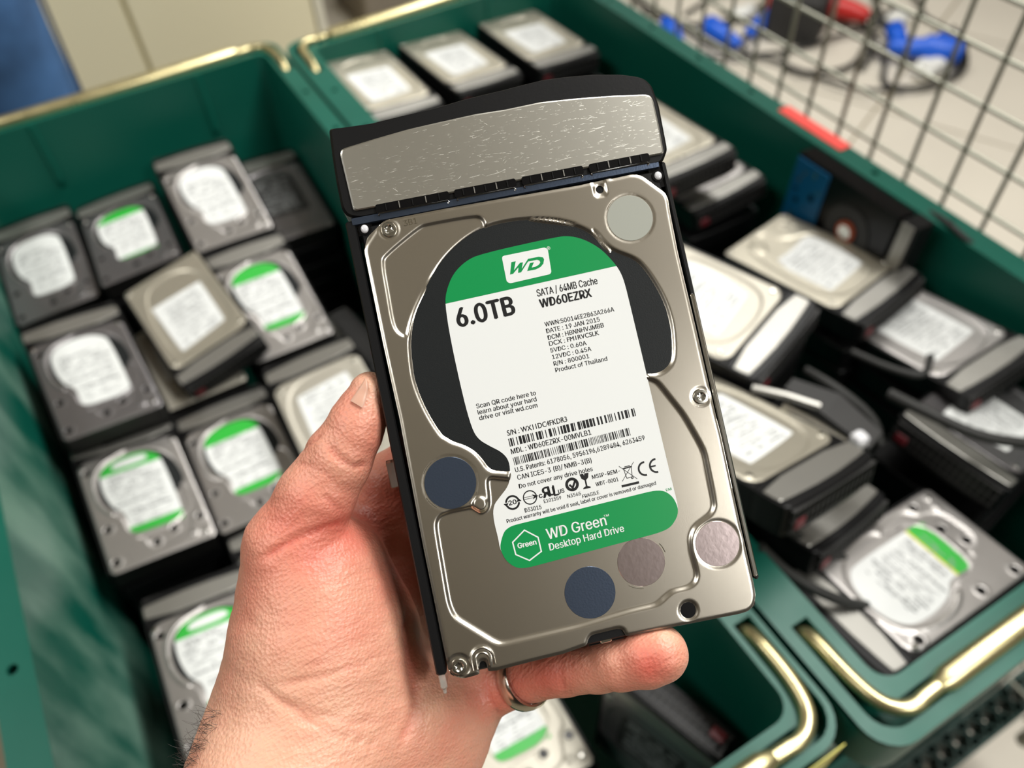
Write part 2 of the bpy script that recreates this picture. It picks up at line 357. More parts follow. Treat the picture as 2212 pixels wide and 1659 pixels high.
WING=[(-45.3,60.0),(-43.8,62.0),(-31.4,68.9),(-28.6,69.3),(-12.9,69.1),(-10.8,68.0),(-10.1,65.9),(-10.6,64.8),(-14.2,63.2),(-21.4,59.5),(-27.9,54.7),(-33.7,48.9),(-38.0,43.3),(-40.8,38.3),(-42.2,34.9),(-43.3,34.9),(-45.2,36.9),(-45.9,40.2),(-45.6,48.5)]
PANEL=[(-45.3,-25.8),(-43.8,-23.6),(-41.1,-22.9),(-36.6,-22.9),(-33.1,-22.9),(-31.7,-23.9),(-30.5,-25.5),(-28.4,-24.9),(-27.3,-23.1),(-26.8,-19.2),(-26.5,-15.7),(-25.3,-15.1),(-23.9,-15.5),(-19.4,-17.0),(-11.8,-18.6),(22.1,4.8),(31.4,5.8),(33.4,4.5),(34.5,3.5),(40.3,-8.2),(43.1,-17.0),(44.3,-21.5),(43.9,-36.2),(43.6,-39.5),(41.8,-41.6),(38.5,-43.0),(35.6,-44.4),(33.6,-47.4),(33.1,-51.4),(33.4,-59.4),(32.1,-61.6),(29.7,-62.7),(24.6,-62.6),(22.2,-63.6),(18.8,-65.7),(9.5,-65.7),(-7.6,-66.8),(-32.1,-66.8),(-34.4,-65.8),(-45.3,-55.4),(-46.2,-51.0),(-45.6,-32.2)]
LABEL=[(-28.2,42.6),(-27.0,46.6),(-23.8,51.7),(-18.9,55.1),(-13.6,56.5),(12.4,57.2),(16.6,56.6),(21.1,54.4),(25.4,50.6),(28.1,46.4),(29.9,42.8),(30.8,38.7),(31.0,29.9),(31.3,11.9),(31.6,-12.5),(32.0,-33.1),(32.1,-36.6),(31.2,-39.9),(28.4,-42.8),(24.6,-43.7),(-19.6,-45.5),(-23.0,-44.9),(-25.8,-42.0),(-27.0,-37.6),(-26.8,-34.9),(-27.1,-28.0),(-26.2,-24.0),(-23.7,-21.8),(-20.3,-19.0),(-18.9,-15.8),(-18.3,-11.1),(-20.0,-7.9),(-23.7,-5.0),(-26.6,-2.3),(-27.9,1.5),(-28.6,11.5),(-28.8,31.3)]
TOPBAND=[(-28.2,42.7),(-27.0,46.6),(-23.8,51.7),(-18.9,55.1),(-13.6,56.5),(12.4,57.2),(16.6,56.6),(21.1,54.4),(25.4,50.6),(28.1,46.4),(29.7,43.9)]
BOTBAND=[(-26.6,-36.4),(-24.6,-32.7),(-22.6,-31.7),(-20.8,-31.4),(25.5,-30.2),(28.9,-31.0),(31.2,-33.6),(32.0,-37.3),(31.2,-39.9),(28.4,-42.8),(24.6,-43.7),(-19.6,-45.5),(-23.0,-44.9),(-25.8,-42.0),(-26.8,-38.4)]
LOGOBOX=[(-6.6,54.4),(7.5,54.5),(8.3,53.6),(7.9,46.1),(7.3,45.5),(-6.2,45.1),(-7.1,45.9),(-7.0,53.8)]
HEX=[(-18.1,-33.4),(-14.1,-36.7),(-14.0,-41.5),(-18.5,-43.6),(-22.6,-40.7),(-22.8,-36.5)]
BEZEL=[(-53.6,105.8),(-52.9,106.4),(-50.1,106.1),(-40.2,105.7),(-30.9,106.3),(-19.6,106.8),(-8.2,108.0),(5.5,108.8),(13.5,109.4),(18.7,109.7),(25.5,109.4),(35.3,108.5),(45.0,106.7),(50.6,104.8),(52.7,103.4),(54.2,100.8),(55.0,93.7),(54.5,78.8),(53.4,77.0),(52.0,74.8),(-50.2,75.6),(-53.6,77.0),(-54.6,79.5),(-54.6,88.5),(-54.3,95.6)]
STRIP=[(-51.5,96.9),(-50.9,98.3),(-49.7,98.7),(-39.5,99.9),(-28.3,101.0),(-17.0,101.5),(-5.7,101.9),(3.9,101.6),(15.9,101.9),(27.6,101.0),(39.4,99.7),(51.1,98.0),(52.6,97.2),(53.1,95.3),(53.1,87.2),(52.7,77.3),(-50.9,77.8)]
PT=dict(HOLE=(27.9,-69.6),SCREWHOLE=(29.4,69.9),SC1=(-41.0,69.9),SC2=(47.1,-3.7),SC3=(-47.0,-70.5),PEG=(-30.3,-22.5),ST1=(37.1,58.5),ST2=(-38.1,-14.0),ST3=(-1.7,-57.4),ST4=(16.5,-51.6),ST5=(41.9,-51.1),IC20=(-20.0,-24.3),ICARROW=(-14.2,-23.9),UL=(-7.3,-23.5),CTICK=(-0.1,-22.7),GLASS=(4.4,-22.5),BIN=(18.6,-22.8),BAR=(18.4,-26.7),CE1=(23.6,-22.8),CE2=(27.4,-22.6),REG=(8.6,54.0),US=(-4.0,-24.1),CC=(-10.7,-24.2),PINL=(-48.7,71.8),PINR=(49.6,70.8),SLOT1a=(-43.5,78.3),SLOT1b=(-20.0,78.0),SLOT2a=(-17.6,77.9),SLOT2b=(2.2,77.3),SLOT3a=(4.8,77.4),SLOT3b=(24.8,77.3),SLOT4a=(27.4,77.4),SLOT4b=(47.3,77.1),RAILL0=(-54.0,73.8),RAILL1=(-53.6,-69.9),RAILR0=(53.1,73.8),RAILR1=(51.8,-63.9),CONN=(0.6,-72.3),TAB3B1=(-32.5,71.0),CLIP=(-52.9,-72.7),PINCH=(31.2,30.6))
TXT=[('6.0TB',-25.31,34.38,-6.53,34.99,5.98,1),
 ('SATA / 64MB Cache',1.77,39.06,22.05,39.31,2.32,0),
 ('WD60EZRX',2.03,35.27,19.21,35.55,2.74,1),
 ('WWN:50014EE2B63A266A',2.17,28.93,25.44,29.38,1.48,0),
 ('DATE : 19 JAN 2015',2.20,26.70,20.09,27.08,1.48,0),
 ('DCM : HBNNHVJMBB',2.22,24.48,21.00,24.95,1.48,0),
 ('DCX : FM1RVCSLK',2.22,22.48,18.93,22.79,1.48,0),
 ('5VDC : 0.60A',2.17,20.28,14.16,20.39,1.41,0),
 ('12VDC : 0.45A',2.27,18.05,15.27,18.23,1.41,0),
 ('R/N : 800001',2.29,15.83,14.08,16.05,1.41,0),
 ('Product of Thailand',2.40,13.68,19.75,14.02,1.41,0),
 ('Scan QR code here to',-25.06,7.43,-5.40,7.84,1.48,0),
 ('learn about your hard',-24.98,5.44,-5.62,5.84,1.48,0),
 ('drive or visit wd.com',-24.89,3.53,-5.77,3.82,1.48,0),
 ('S/N : WX11DC4FKDR3',-17.08,-3.18,2.72,-2.63,1.69,0),
 ('MDL : WD60EZRX-00MVLB1',-17.09,-9.20,9.46,-8.36,1.69,0),
 ('U.S. Patents: 6178056, 5956196,6289484, 6263459',-17.01,-15.17,26.20,-13.66,1.55,0),
 ('CAN ICES-3 (B)/ NMB-3(B)',-16.84,-17.65,7.68,-17.14,1.55,0),
 ('Do not cover any drive holes',-16.93,-20.42,7.45,-19.83,1.41,0),
 ('D33015',-16.70,-28.26,-11.29,-28.25,1.34,0),
 ('E101559',-10.10,-26.63,-4.45,-26.59,1.12,0),
 ('N3565',-2.35,-26.70,2.06,-26.60,1.12,0),
 ('FRAGILE',2.37,-27.78,7.90,-27.51,1.12,0),
 ('MSIP-REM-',6.74,-22.42,15.98,-22.22,1.27,0),
 ('WDT-0001',7.39,-24.95,14.90,-24.80,1.27,0),
 ('Product warranty will be void if seal, label or cover is removed or damaged',-23.03,-30.35,26.60,-28.51,1.20,0),
 ('Em',29.23,-31.19,31.04,-31.15,0.91,0),
 ('WD Green',-11.38,-38.16,8.15,-37.69,3.37,0),
 ('TM',7.78,-35.17,9.44,-35.04,0.70,0),
 ('Desktop Hard Drive',-11.45,-41.74,13.26,-40.90,2.25,0),
 ('Green',-21.21,-38.91,-15.24,-38.84,1.62,1),
 ('BC1',-17.13,-6.74,25.29,-5.46,2.60,0),
 ('BC2',-16.88,-12.89,22.42,-11.24,2.53,0)]
# ================================================================ the held drive (everything in its own millimetres)
def world_mat(loc, u, v):
    u = Vector(u).normalized(); v = Vector(v); v = (v-u*v.dot(u)).normalized(); n = u.cross(v)
    m = Matrix.Identity(4)
    for i in range(3): m[i][0], m[i][1], m[i][2], m[i][3] = u[i], v[i], n[i], loc[i]
    return m
def circ(c, r, n=24, a0=0, a1=360): return [(c[0]+r*math.cos(math.radians(a0+(a1-a0)*k/n)), c[1]+r*math.sin(math.radians(a0+(a1-a0)*k/n))) for k in range(n)]
def screw(parent, c, r=2.5, z=0):
    g = G(); cc = (c[0]*.001, c[1]*.001); z *= .001
    prof = [(r, 0), (r, .45), (r*.9, .75), (r*.62, .8), (r*.5, .35), (r*.2, .25), (.05, .25)]; L = []
    for rr, h in prof:
        k_ = 24; L.append([(cc[0]+(rr*(1-.14*(1 if (rr < r*.6 and k % 4 < 2) else 0)))*.001*math.cos(2*math.pi*k/k_), cc[1]+rr*.001*math.sin(2*math.pi*k/k_)*(1-.14*(1 if (rr < r*.6 and k % 4 < 2) else 0)), z+h*.001) for k in range(k_)])
    g.loft(L, True); return g.build('screw', M['screw'], parent, True)
held_loc = np.array([0.08683757, 0.13498484, -0.20650603])+CAM
HM = world_mat(held_loc, (0.94450265, -0.32621649, 0.0386981), (0.24079281, 0.76763046, 0.59393795))
held = empty('hard_drive', mw=HM)
tag(held, 'large sharp silver hard drive in a black caddy held up in the hand', 'hard drive')
hole_list = [circ(PT['HOLE'], 2.55), circ(PT['SCREWHOLE'], 1.35, 16)]
LBLR = [(x*1.0, y) for x, y in LABEL]
COVs = rnd(COVER, .8, 2)
wing = chaikin(WING, 2); panel = rnd(PANEL, 2.2, 3); black = chaikin(BLACK, 2)
tab = [(27.2, 74), (27.2, 68.2), (28.2, 67.2), (30.6, 67.2), (31.6, 68.2), (31.6, 74)]
uslot = circ((PT['SC3'][0]+7.4, PT['SC3'][1]+1.0), 3.6, 20)+[]
sta = circ(PT['ST3'], 9.6, 40)
stamped('lid', COVs, [(wing, -.75, 1.3), (panel, -.85, 1.5), (black, -.85, 1.5), (LBLR, -.85, 1.0),
        (tab, -.3, .5), (circ(PT['SC1'], 3.4), -.18, .5), (circ(PT['SC3'], 3.7), -.28, .7), (uslot, .35, 1.2), (circ(PT['SC2'], 3.2), -.18, .5),
        (circ(PT['PEG'], 2.2, 20), .75, .8), (circ(PT['ST1'], 8.2, 40), -.12, .4), (circ(PT['ST2'], 8.9, 40), -.12, .4), (circ(PT['ST5'], 7.8, 40), -.2, .8)],
        hole_list, .42, M['cover'], held)
# casting body, its side flanges and bottom
g = G(); g.box((-.0502, -.0735, -.0262), (.0502, .0728, -.0010), .0008)
body = g.build('casting', M['black'], held)
g = G(); g.poly(scale_mm(circ(PT['HOLE'], 2.9)), -.0008, -.0004); g.build('screw_recess', M['blackgloss'], held)
# sticker under the label, the label, its print
g = G(); bl = scale_mm([(x, y) for x, y in black]); g.poly(bl, -.00084, -.00074); sb = g.build('damping_sticker', M['sticker_black'], held)
tag(sb, 'matt black sticker filling the round recess')
g = G(); lab = chaikin(LABEL, 2); g.poly(scale_mm(lab), -.00074, -.00062); label = g.build('label', M['white'], held)
tag(label, 'white and green product label with black lettering')
ZL = -.00062
g = G(); g.poly(scale_mm(clip_poly(lab, lambda x, y: y-(TOPBAND[0][1]+(x-TOPBAND[0][0])*(TOPBAND[-1][1]-TOPBAND[0][1])/(TOPBAND[-1][0]-TOPBAND[0][0])))), ZL, ZL+.00003); g.build('top_band', M['green'], label)
g = G(); g.poly(scale_mm(rnd(BOTBAND, 2.5, 4)), ZL, ZL+.00003); g.build('bottom_band', M['green'], label)
g = G(); g.poly(scale_mm(rnd(LOGOBOX, .5, 3)), ZL+.00003, ZL+.00006); g.build('logo_box', M['white'], label); g = G()
HEXo = HEX; hc = np.mean(np.array(HEX), 0); HEXi = [tuple(hc+(np.array(p)-hc)*.90) for p in HEX]
g.poly(scale_mm(HEXo), ZL+.00003, ZL+.00006, holes=[scale_mm(HEXi[::-1])]); g.build('hexagon_outline', M['white'], label); g = G()
wt = {'WD Green', 'TM', 'Desktop Hard Drive'}
txt = G()
for s, x0, y0, x1, y1, h, b in TXT:
    if s[:2] == 'BC' and len(s) == 3: continue
    if s == 'Em': continue
    if s == 'Green':
        v, f = text_mesh(s, x0, y0, x1, y1, h, b, z=ZL*1000+.07); G().add(v, f).build('hexagon_lettering', M['white'], label); continue
    v, f = text_mesh(s, x0, y0, x1, y1, h, b, z=ZL*1000+(.07 if s in wt else .04)); (g if s in wt else txt).add(v, f)
# registered mark
v, f = text_mesh('R', PT['REG'][0]-.28, PT['REG'][1]-.3, PT['REG'][0]+.3, PT['REG'][1]-.3, .62, z=ZL*1000+.07); g.add(v, f)
rm_ = G(); rm_.ring((PT['REG'][0]*.001, PT['REG'][1]*.001), .00050, .00060, ZL+.00003, ZL+.00007); rm_.build('registered_ring', M['white'], label)
g.build('white_print', M['white'], label)
# logo letters: green, slanted, in the white box
bx = np.array(LOGOBOX); cx, cy = bx.mean(0)
gl = G()
def P2(pts):
    # unit box -> logo box, slanted
    return [((cx+(-5.6+11.2*x+ (y-.5)*1.6))*.001, (cy+(-1.9+3.9*y))*.001) for x, y in pts]
zl0, zl1 = ZL+.00006, ZL+.00009
for q in ([(0, 1), (.13, 1), (.13, .28), (.27, .80), (.36, .80), (.36, .28), (.50, 1), (.56, 1), (.36, 0), (.27, 0), (.25, .45), (.12, 0), (.03, 0)],
          [(.58, .62), (.70, .62), (.66, .22), (.76, .22), (.86, .32), (.90, .5), (.86, .68), (.78, .78), (.50, .78), (.55, 1), (.82, 1), (.95, .88), (1.0, .70), (1.0, .34), (.93, .12), (.80, 0), (.54, 0)]):
    gl.poly(P2(q), zl0, zl1)
gl.build('logo_letters', M['green'], label)
v, f = text_mesh('EM', 29.4, -31.3, 31.2, -31.2, .8, z=ZL*1000+.04); G().add(v, f).build('small_green_print', M['green'], label)
# barcodes
def barcode(x0, y0, x1, y1, h, n, seed):
    r = random.Random(seed); d = np.array([x1-x0, y1-y0]); L = np.linalg.norm(d); u = d/L; w = np.array([-u[1], u[0]]); x = 0; ws = []
    while x < n: a = r.choice([1, 1, 1, 2, 3]); b = r.choice([1, 1, 2, 2, 3]); ws.append((x, a)); x += a+b
    for a, b in ws:
        p0 = np.array([x0, y0])+u*(a/x*L); p1 = p0+u*(b/x*L)
        txt.poly(scale_mm([p0, p1, p1+w*h, p0+w*h]), ZL, ZL+.00004, side=False)
for s, x0, y0, x1, y1, h, b in TXT:
    if s == 'BC1': barcode(x0, y0, x1, y1, h, 150, 7)
    if s == 'BC2': barcode(x0, y0, x1, y1, h, 230, 8)
# certification marks
zt = ZL*1000+.04
def ring2(c, r0, r1, a0=0, a1=2*math.pi): txt.ring((c[0]*.001, c[1]*.001), r0*.001, r1*.001, ZL, ZL+.00004, 28, a0, a1)
c = PT['IC20']; ring2(c, 1.75, 2.35, math.radians(200), math.radians(350)); ring2(c, 1.75, 2.35, math.radians(20), math.radians(170))
v, f = text_mesh('20', c[0]-1.25, c[1]-.7, c[0]+1.25, c[1]-.65, 1.45, 1, z=zt); txt.add(v, f)
for s in (-1, 1): txt.poly(scale_mm([(c[0]+s*2.9, c[1]-s*.1), (c[0]+s*1.3, c[1]-s*.1), (c[0]+s*2.1, c[1]+s*1.0)]), ZL, ZL+.00004)
c = PT['ICARROW']; ring2(c, 1.95, 2.3)
for y in (-.3, .3): txt.poly(scale_mm([(c[0]-2.2, c[1]+y-.07), (c[0]+2.2, c[1]+y-.07), (c[0]+2.2, c[1]+y+.07), (c[0]-2.2, c[1]+y+.07)]), ZL, ZL+.00004)
txt.poly(scale_mm([(c[0]+.8, c[1]-.8), (c[0]+2.8, c[1]), (c[0]+.8, c[1]+.8), (c[0]+1.3, c[1])]), ZL, ZL+.00004)
c = PT['UL']; v, f = text_mesh('R', c[0]-2.6, c[1]-1.5, c[0]-.3, c[1]-1.4, 3.2, 1, z=zt, flipx=True); txt.add(v, f)
v, f = text_mesh('U', c[0]-.6, c[1]-1.2, c[0]+1.3, c[1]-1.15, 2.9, 1, z=zt); txt.add(v, f); v, f = text_mesh('L', c[0]+.9, c[1]-1.6, c[0]+2.4, c[1]-1.5, 2.9, 1, z=zt); txt.add(v, f)
c = PT['US']; v, f = text_mesh('US', c[0]-.9, c[1]-.6, c[0]+1.0, c[1]-.55, 1.3, 1, z=zt); txt.add(v, f)
c = PT['CC']; v, f = text_mesh('c', c[0]-.55, c[1]-.6, c[0]+.5, c[1]-.55, 1.6, 1, z=zt); txt.add(v, f)
c = PT['CTICK']; txt.ring((c[0]*.001, c[1]*.001), .0013, .0022, ZL, ZL+.00004); txt.poly(scale_mm([(c[0]-.2, c[1]-1.3), (c[0]+.25, c[1]-1.3), (c[0]+1.7, c[1]+1.1), (c[0]+.9, c[1]+1.1), (c[0]-.05, c[1]-.5), (c[0]-.6, c[1]+.3), (c[0]-1.1, c[1]-.1)]), ZL, ZL+.00004)
c = PT['GLASS']; txt.poly(scale_mm([(c[0]-1.5, c[1]+2.4), (c[0]-.3, c[1]+2.4), (c[0]-.1, c[1]+1.7), (c[0]+.1, c[1]+2.4), (c[0]+1.5, c[1]+2.4), (c[0]+1.1, c[1]+.9), (c[0]+.25, c[1]+.2), (c[0]+.25, c[1]-1.7), (c[0]+1.2, c[1]-2.1), (c[0]+1.2, c[1]-2.5), (c[0]-1.2, c[1]-2.5), (c[0]-1.2, c[1]-2.1), (c[0]-.25, c[1]-1.7), (c[0]-.25, c[1]+.2), (c[0]-1.1, c[1]+.9)]), ZL, ZL+.00004)
c = PT['BIN']
def stroke(a, b, w):
    a = np.array(a); b = np.array(b); d = b-a; n = np.array([-d[1], d[0]])/np.linalg.norm(d)*w/2; txt.poly(scale_mm([a-n, b-n, b+n, a+n]), ZL, ZL+.00004)
for a, b, w in (((-2.6, 2.6), (2.4, -2.6), .16), ((2.4, 3.0), (-2.6, -2.4), .16), ((-1.5, 1.5), (1.5, 1.7), .4), ((-1.3, 1.4), (-.9, -1.7), .2), ((1.3, 1.5), (.9, -1.6), .2), ((-.9, -1.7), (.9, -1.6), .2), ((-.9, 2.0), (.9, 2.1), .25)):
    stroke((c[0]+a[0], c[1]+a[1]), (c[0]+b[0], c[1]+b[1]), w)
txt.ring(((c[0]+.9)*.001, (c[1]-1.9)*.001), .00015, .0004, ZL, ZL+.00004)
c = PT['BAR']; stroke((c[0]-2.9, c[1]), (c[0]+2.9, c[1]+.1), .75)
for k in ('CE1', 'CE2'):
    c = (PT[k][0]+.6, PT[k][1]+.1); ring2(c, 1.8, 2.4, math.radians(85), math.radians(275))
stroke((PT['CE2'][0]-1.5, PT['CE2'][1]+.1), (PT['CE2'][0]+.4, PT['CE2'][1]+.1), .5)
tag(txt.build('black_print', M['ink'], label), 'black printed lettering, barcodes and certification marks')
# round seals
for k, r, m, l in (('ST1', 7.6, 'dot_white', 'milky round seal near the top right corner'), ('ST2', 8.25, 'dot_blue', 'dark blue round foil seal on the left'), ('ST3', 8.2, 'dot_blue', 'dark blue round foil seal near the bottom'), ('ST4', 7.7, 'dot_clear', 'pinkish round foil seal under the label'), ('ST5', 7.2, 'dot_clear', 'shiny round foil seal near the right edge')):
    zz = -.85 if k in ('ST3', 'ST4') else (-.12 if k != 'ST5' else -.2)
    g = G(); g.disc((PT[k][0]*.001, PT[k][1]*.001), r*.001, (zz)*.001, (zz+.14)*.001, 56, .00008); tag(g.build('round_seal', M[m], held), l)
for a in ((PT['ST1'], 8.0, ((38, 62), (120, 150), (-50, -22))), (PT['ST2'], 8.8, ((120, 150), (200, 230), (300, 330))), (PT['ST4'], 8.3, ((10, 32), (230, 262)))):
    g = G()
    for x in a[2]: g.ring((a[0][0]*.001, a[0][1]*.001), a[1]*.001, (a[1]+.18)*.001, -.0009 if a[0] is PT['ST4'] else -.0002, -.0007 if a[0] is PT['ST4'] else 0.00002, 14, math.radians(x[0]), math.radians(x[1]))
    g.build('scribed_mark', M['chrome'], held)
for k in ('SC1', 'SC2', 'SC3'): screw(held, PT[k], 2.5, -.15)
g = G(); g.disc((PT['PEG'][0]*.001, PT['PEG'][1]*.001), .0011, -.0001, .0001, 20, .0001); g.build('rivet', M['cover'], held)
# U-shaped bead at the bottom left slot
c0 = (PT['SC3'][0]+7.6, PT['SC3'][1]+.4)
g = G()
for r in (2.1, 3.5):
    pts = [(c0[0]-r, c0[1]-2.6)] + [(c0[0]+r*math.cos(math.radians(180-a)), c0[1]+r*math.sin(math.radians(180-a))*1.05) for a in range(0, 181, 15)] + [(c0[0]+r, c0[1]-2.2)]
    g.tube([(x*.001, y*.001, .00012) for x, y in pts], .00042, 8)
g.build('stamped_bead', M['cover'], held, True)
# connector contact glimpsed in the notch
g = G(); g.box((-.0017, -.0741, -.0035), (.0021, -.0716, -.0012), .0004); g.build('connector_tab', M['chrome'], held)
g = G(); g.box((-.0055, -.0745, -.0075), (.0065, -.0700, -.0026), .0004); g.build('connector', M['blackgloss'], held)
# stamped digits
v, f = text_mesh('3B1', -36.0, 70.0, -31.6, 70.2, 1.9, z=.02); G().add(v, f).build('stamped_digits', M['chrome'], held)
# caddy: bezel, strip, grille, rails
bz = rnd(BEZEL, 1.2, 3)
g = G(); inn = [tuple(np.array((0, 90))+(np.array(p)-np.array((0, 90)))*np.array((.985, .975))) for p in bz]
zz = lambda pl, z: [(x*.001, y*.001, z*.001) for x, y in pl]
g.loft([zz(bz, -26), zz(bz, -.6), zz(inn, .3)], False)
g.poly(scale_mm(inn), .0002, .0003); g.poly(scale_mm(bz), -.0262, -.0260)
tag(g.build('caddy_bezel', M['black'], held), 'black curved plastic front of the caddy')
st = rnd(STRIP, 1.0, 3)
g = G(); sti = [tuple(np.array((0, 88))+(np.array(p)-np.array((0, 88)))*np.array((.990, .965))) for p in st]
g.loft([zz(st, .2), zz(st, .85), zz(sti, 1.15)], False); g.poly(scale_mm(sti), .00105, .00115)
tag(g.build('face_strip', M['strip'], held), 'scratched silver metal strip across the caddy front')
# grille zone between strip and lid
g = G(); g.box((-.0525, .0728, -.012), (.0525, .0786, -.0030)); g.build('grille_back', M['blackgloss'], held)
for a, b in ((-43.5, -20.0), (-17.6, 2.2), (4.8, 24.8), (27.4, 47.3)):
    sl = G(); sl.poly(scale_mm(rrect(a-.3, 75.6, b+.3, 78.4, .7)), .0008, .00121, holes=[scale_mm(rrect(a+.1, 75.95, b-.1, 78.1, .5)[::-1])])
    s_ = sl.build('vent_slot', M['blackgloss'], held)
    sl = G(); sl.poly(scale_mm(rrect(a+.05, 75.9, b-.05, 78.15, .5)), .00105, .00118); sl.build('slot_shadow_gap', M['blackgloss'], s_)
    n = 5
    for k in range(n):
        x = a+(b-a)*(k+.7)/(n+.4); rb = G(); rb.box(((x-.16)*.001, .07595, .00118), ((x+.16)*.001, .0781, .0015)); rb.build('vent_rib', M['cstrip'] if k % 2 else M['black'], s_)
    lp = G(); lp.tube([((a+.6)*.001, .07485, .0001), (a*.001, .0752, .0003), ((a+.5)*.001, .0756, .0004), ((b-.5)*.001, .0755, .0004), (b*.001, .0751, .0003), ((b-.6)*.001, .0748, .0001)], .00026, 8); lp.build('slot_lip', M['chrome'], s_, True)
g = G(); g.loft([[(-.0522, .0757, .0002), (-.0522, .0757, -.0005), (-.0522, .0734, -.0014), (-.0522, .0736, -.0002)], [(.0505, .0757, .0002), (.0505, .0757, -.0005), (.0505, .0734, -.0014), (.0505, .0736, -.0002)]], True)
g.build('spring_plate', M['dot_blue'], held)
g = G(); g.box((-.0545, -.0722, -.0262), (-.0512, .0752, -.0004), .0006); g.build('side_rail', M['black'], held)
g = G(); g.box((.0514, -.0650, -.0262), (.0530, .0752, -.0006), .0005); g.build('side_rail', M['black'], held)
g = G(); g.box((.0512, -.0640, -.0040), (.0526, .0300, -.0001), .0004); tag(g.build('rail_edge', M['chrome'], held), 'bright chrome edge of the right rail')
g = G(); g.box((-.0524, .070, -.010), (-.0462, .0752, -.0014)); g.build('corner_block', M['blackgloss'], held); g = G(); g.box((.0470, .067, -.010), (.0525, .0752, -.0014)); g.build('corner_block', M['blackgloss'], held)
for k in ('PINL', 'PINR'):
    g = G(); L = []
    for rr, z in ((1.25, -1.5), (1.25, -.6), (1.1, -.2), (.7, .05), (.1, .12)):
        L.append([((PT[k][0]+rr*math.cos(t))*.001, (PT[k][1]+rr*1.15*math.sin(t))*.001, z*.001) for t in [2*math.pi*q/20 for q in range(20)]])
    g.loft(L, True); pn = g.build('light_pipe', M['lens'], held, True)
    g = G(); g.ring((PT[k][0]*.001, PT[k][1]*.001), .0013, .0020, -.0015, -.0006); g.build('pipe_collar', M['blackgloss'], pn)
g = G(); g.box((-.0541, -.0768, -.014), (-.0519, -.0705, -.0010), .0005); g.box((-.0536, -.0785, -.010), (-.0525, -.0765, -.0020), .0003); tag(g.build('rail_end_clip', M['clear'], held), 'clear plastic clip at the bottom of the left rail')
g = G(); g.loft([[(x-.0016, y, -.020), (x+.0016, y, -.020), (x+.0016, y, -.012), (x-.0016, y, -.012)] for x, y in ((-.0565, -.0040), (-.0560, -.0120))], True)
for s in (-1, 1): g.box((-.0580+.0008*s, -.0125, -.0215), (-.0556+.0008*s, -.0030, -.0195), .0003)
g.build('light_guide', M['clear'], held)
# ================================================================ the hand: one continuous body grown from a smooth union of tapered limbs
def cp(px, py, d): return np.array([(px-1106)/F*d, -(py-829.5)/F*d, -d])      # a point d metres in front of the eye
def to_w(p): return np.asarray(p)@MW.T+CAM
# chains of (x, y, depth, radius in mm); blended with width k (mm)
CH = []
def chain(pts, k=3.5):
    q = [np.append(cp(*p[:3]), p[3]*.001) for p in pts]
    for a, b in zip(q[:-1], q[1:]): CH.append((a, b, k*.001))
# thumb
chain([(796, 846, .266, 6.4), (779, 898, .266, 8.5), (765, 930, .266, 9.2), (731, 985, .267, 10.6), (680, 1075, .268, 12.0), (628, 1180, .270, 15.0), (676, 1285, .276, 24.5)], 3)
# ball of the thumb and heel
chain([(676, 1285, .276, 24.5), (690, 1400, .278, 30), (690, 1500, .280, 32.5), (668, 1600, .276, 33)], 6)
chain([(730, 1230, .279, 18), (775, 1370, .280, 20), (800, 1520, .284, 27)], 6)
chain([(690, 1520, .282, 30), (860, 1560, .292, 28), (925, 1560, .297, 24)], 8)
# palm behind the drive
chain([(925, 1560, .297, 24), (975, 1510, .302, 18), (1025, 1480, .301, 13.5)], 6)
chain([(860, 1420, .306, 19), (850, 1250, .308, 16), (850, 1120, .308, 14), (840, 1050, .306, 12)], 5)
chain([(720, 1180, .290, 13), (810, 1130, .304, 12)], 6)
# forearm
chain([(668, 1600, .276, 33), (610, 1720, .266, 31), (560, 1950, .245, 31), (480, 2350, .215, 36)], 9)
# index, middle, ring fingers curled behind the drive
chain([(838, 1040, .306, 11), (905, 985, .305, 9.6), (1010, 930, .3035, 9.0), (1120, 900, .3028, 8.6), (1190, 880, .3020, 7.6)], 3)
chain([(856, 1140, .308, 12), (960, 1090, .306, 9.8), (1120, 1040, .3045, 9.2), (1260, 1010, .3035, 8.8), (1350, 990, .3025, 7.6)], 3)
chain([(900, 1280, .308, 12), (1000, 1240, .306, 9.8), (1160, 1190, .3035, 9.2), (1300, 1150, .3015, 8.8), (1390, 1130, .3005, 7.6)], 3)
# the lowest finger, curling round under the drive; its pad shows at the lower right
chain([(1000, 1490, .300, 12), (1078, 1478, .296, 9.6), (1150, 1462, .288, 8.7)], 3)
chain([(1150, 1458, .288, 9.0), (1215, 1446, .281, 8.9), (1290, 1437, .274, 8.7), (1340, 1428, .268, 9.2), (1398, 1416, .264, 9.9), (1424, 1411, .2625, 9.4)], 1.4)
def round_cone(p, a, b):
    ba = b[:3]-a[:3]; l2 = ba@ba; t = np.clip(((p-a[:3])@ba)/l2, 0, 1)
    return np.linalg.norm(p-(a[:3]+t[:, None]*ba), axis=1)-(a[3]+(b[3]-a[3])*t)
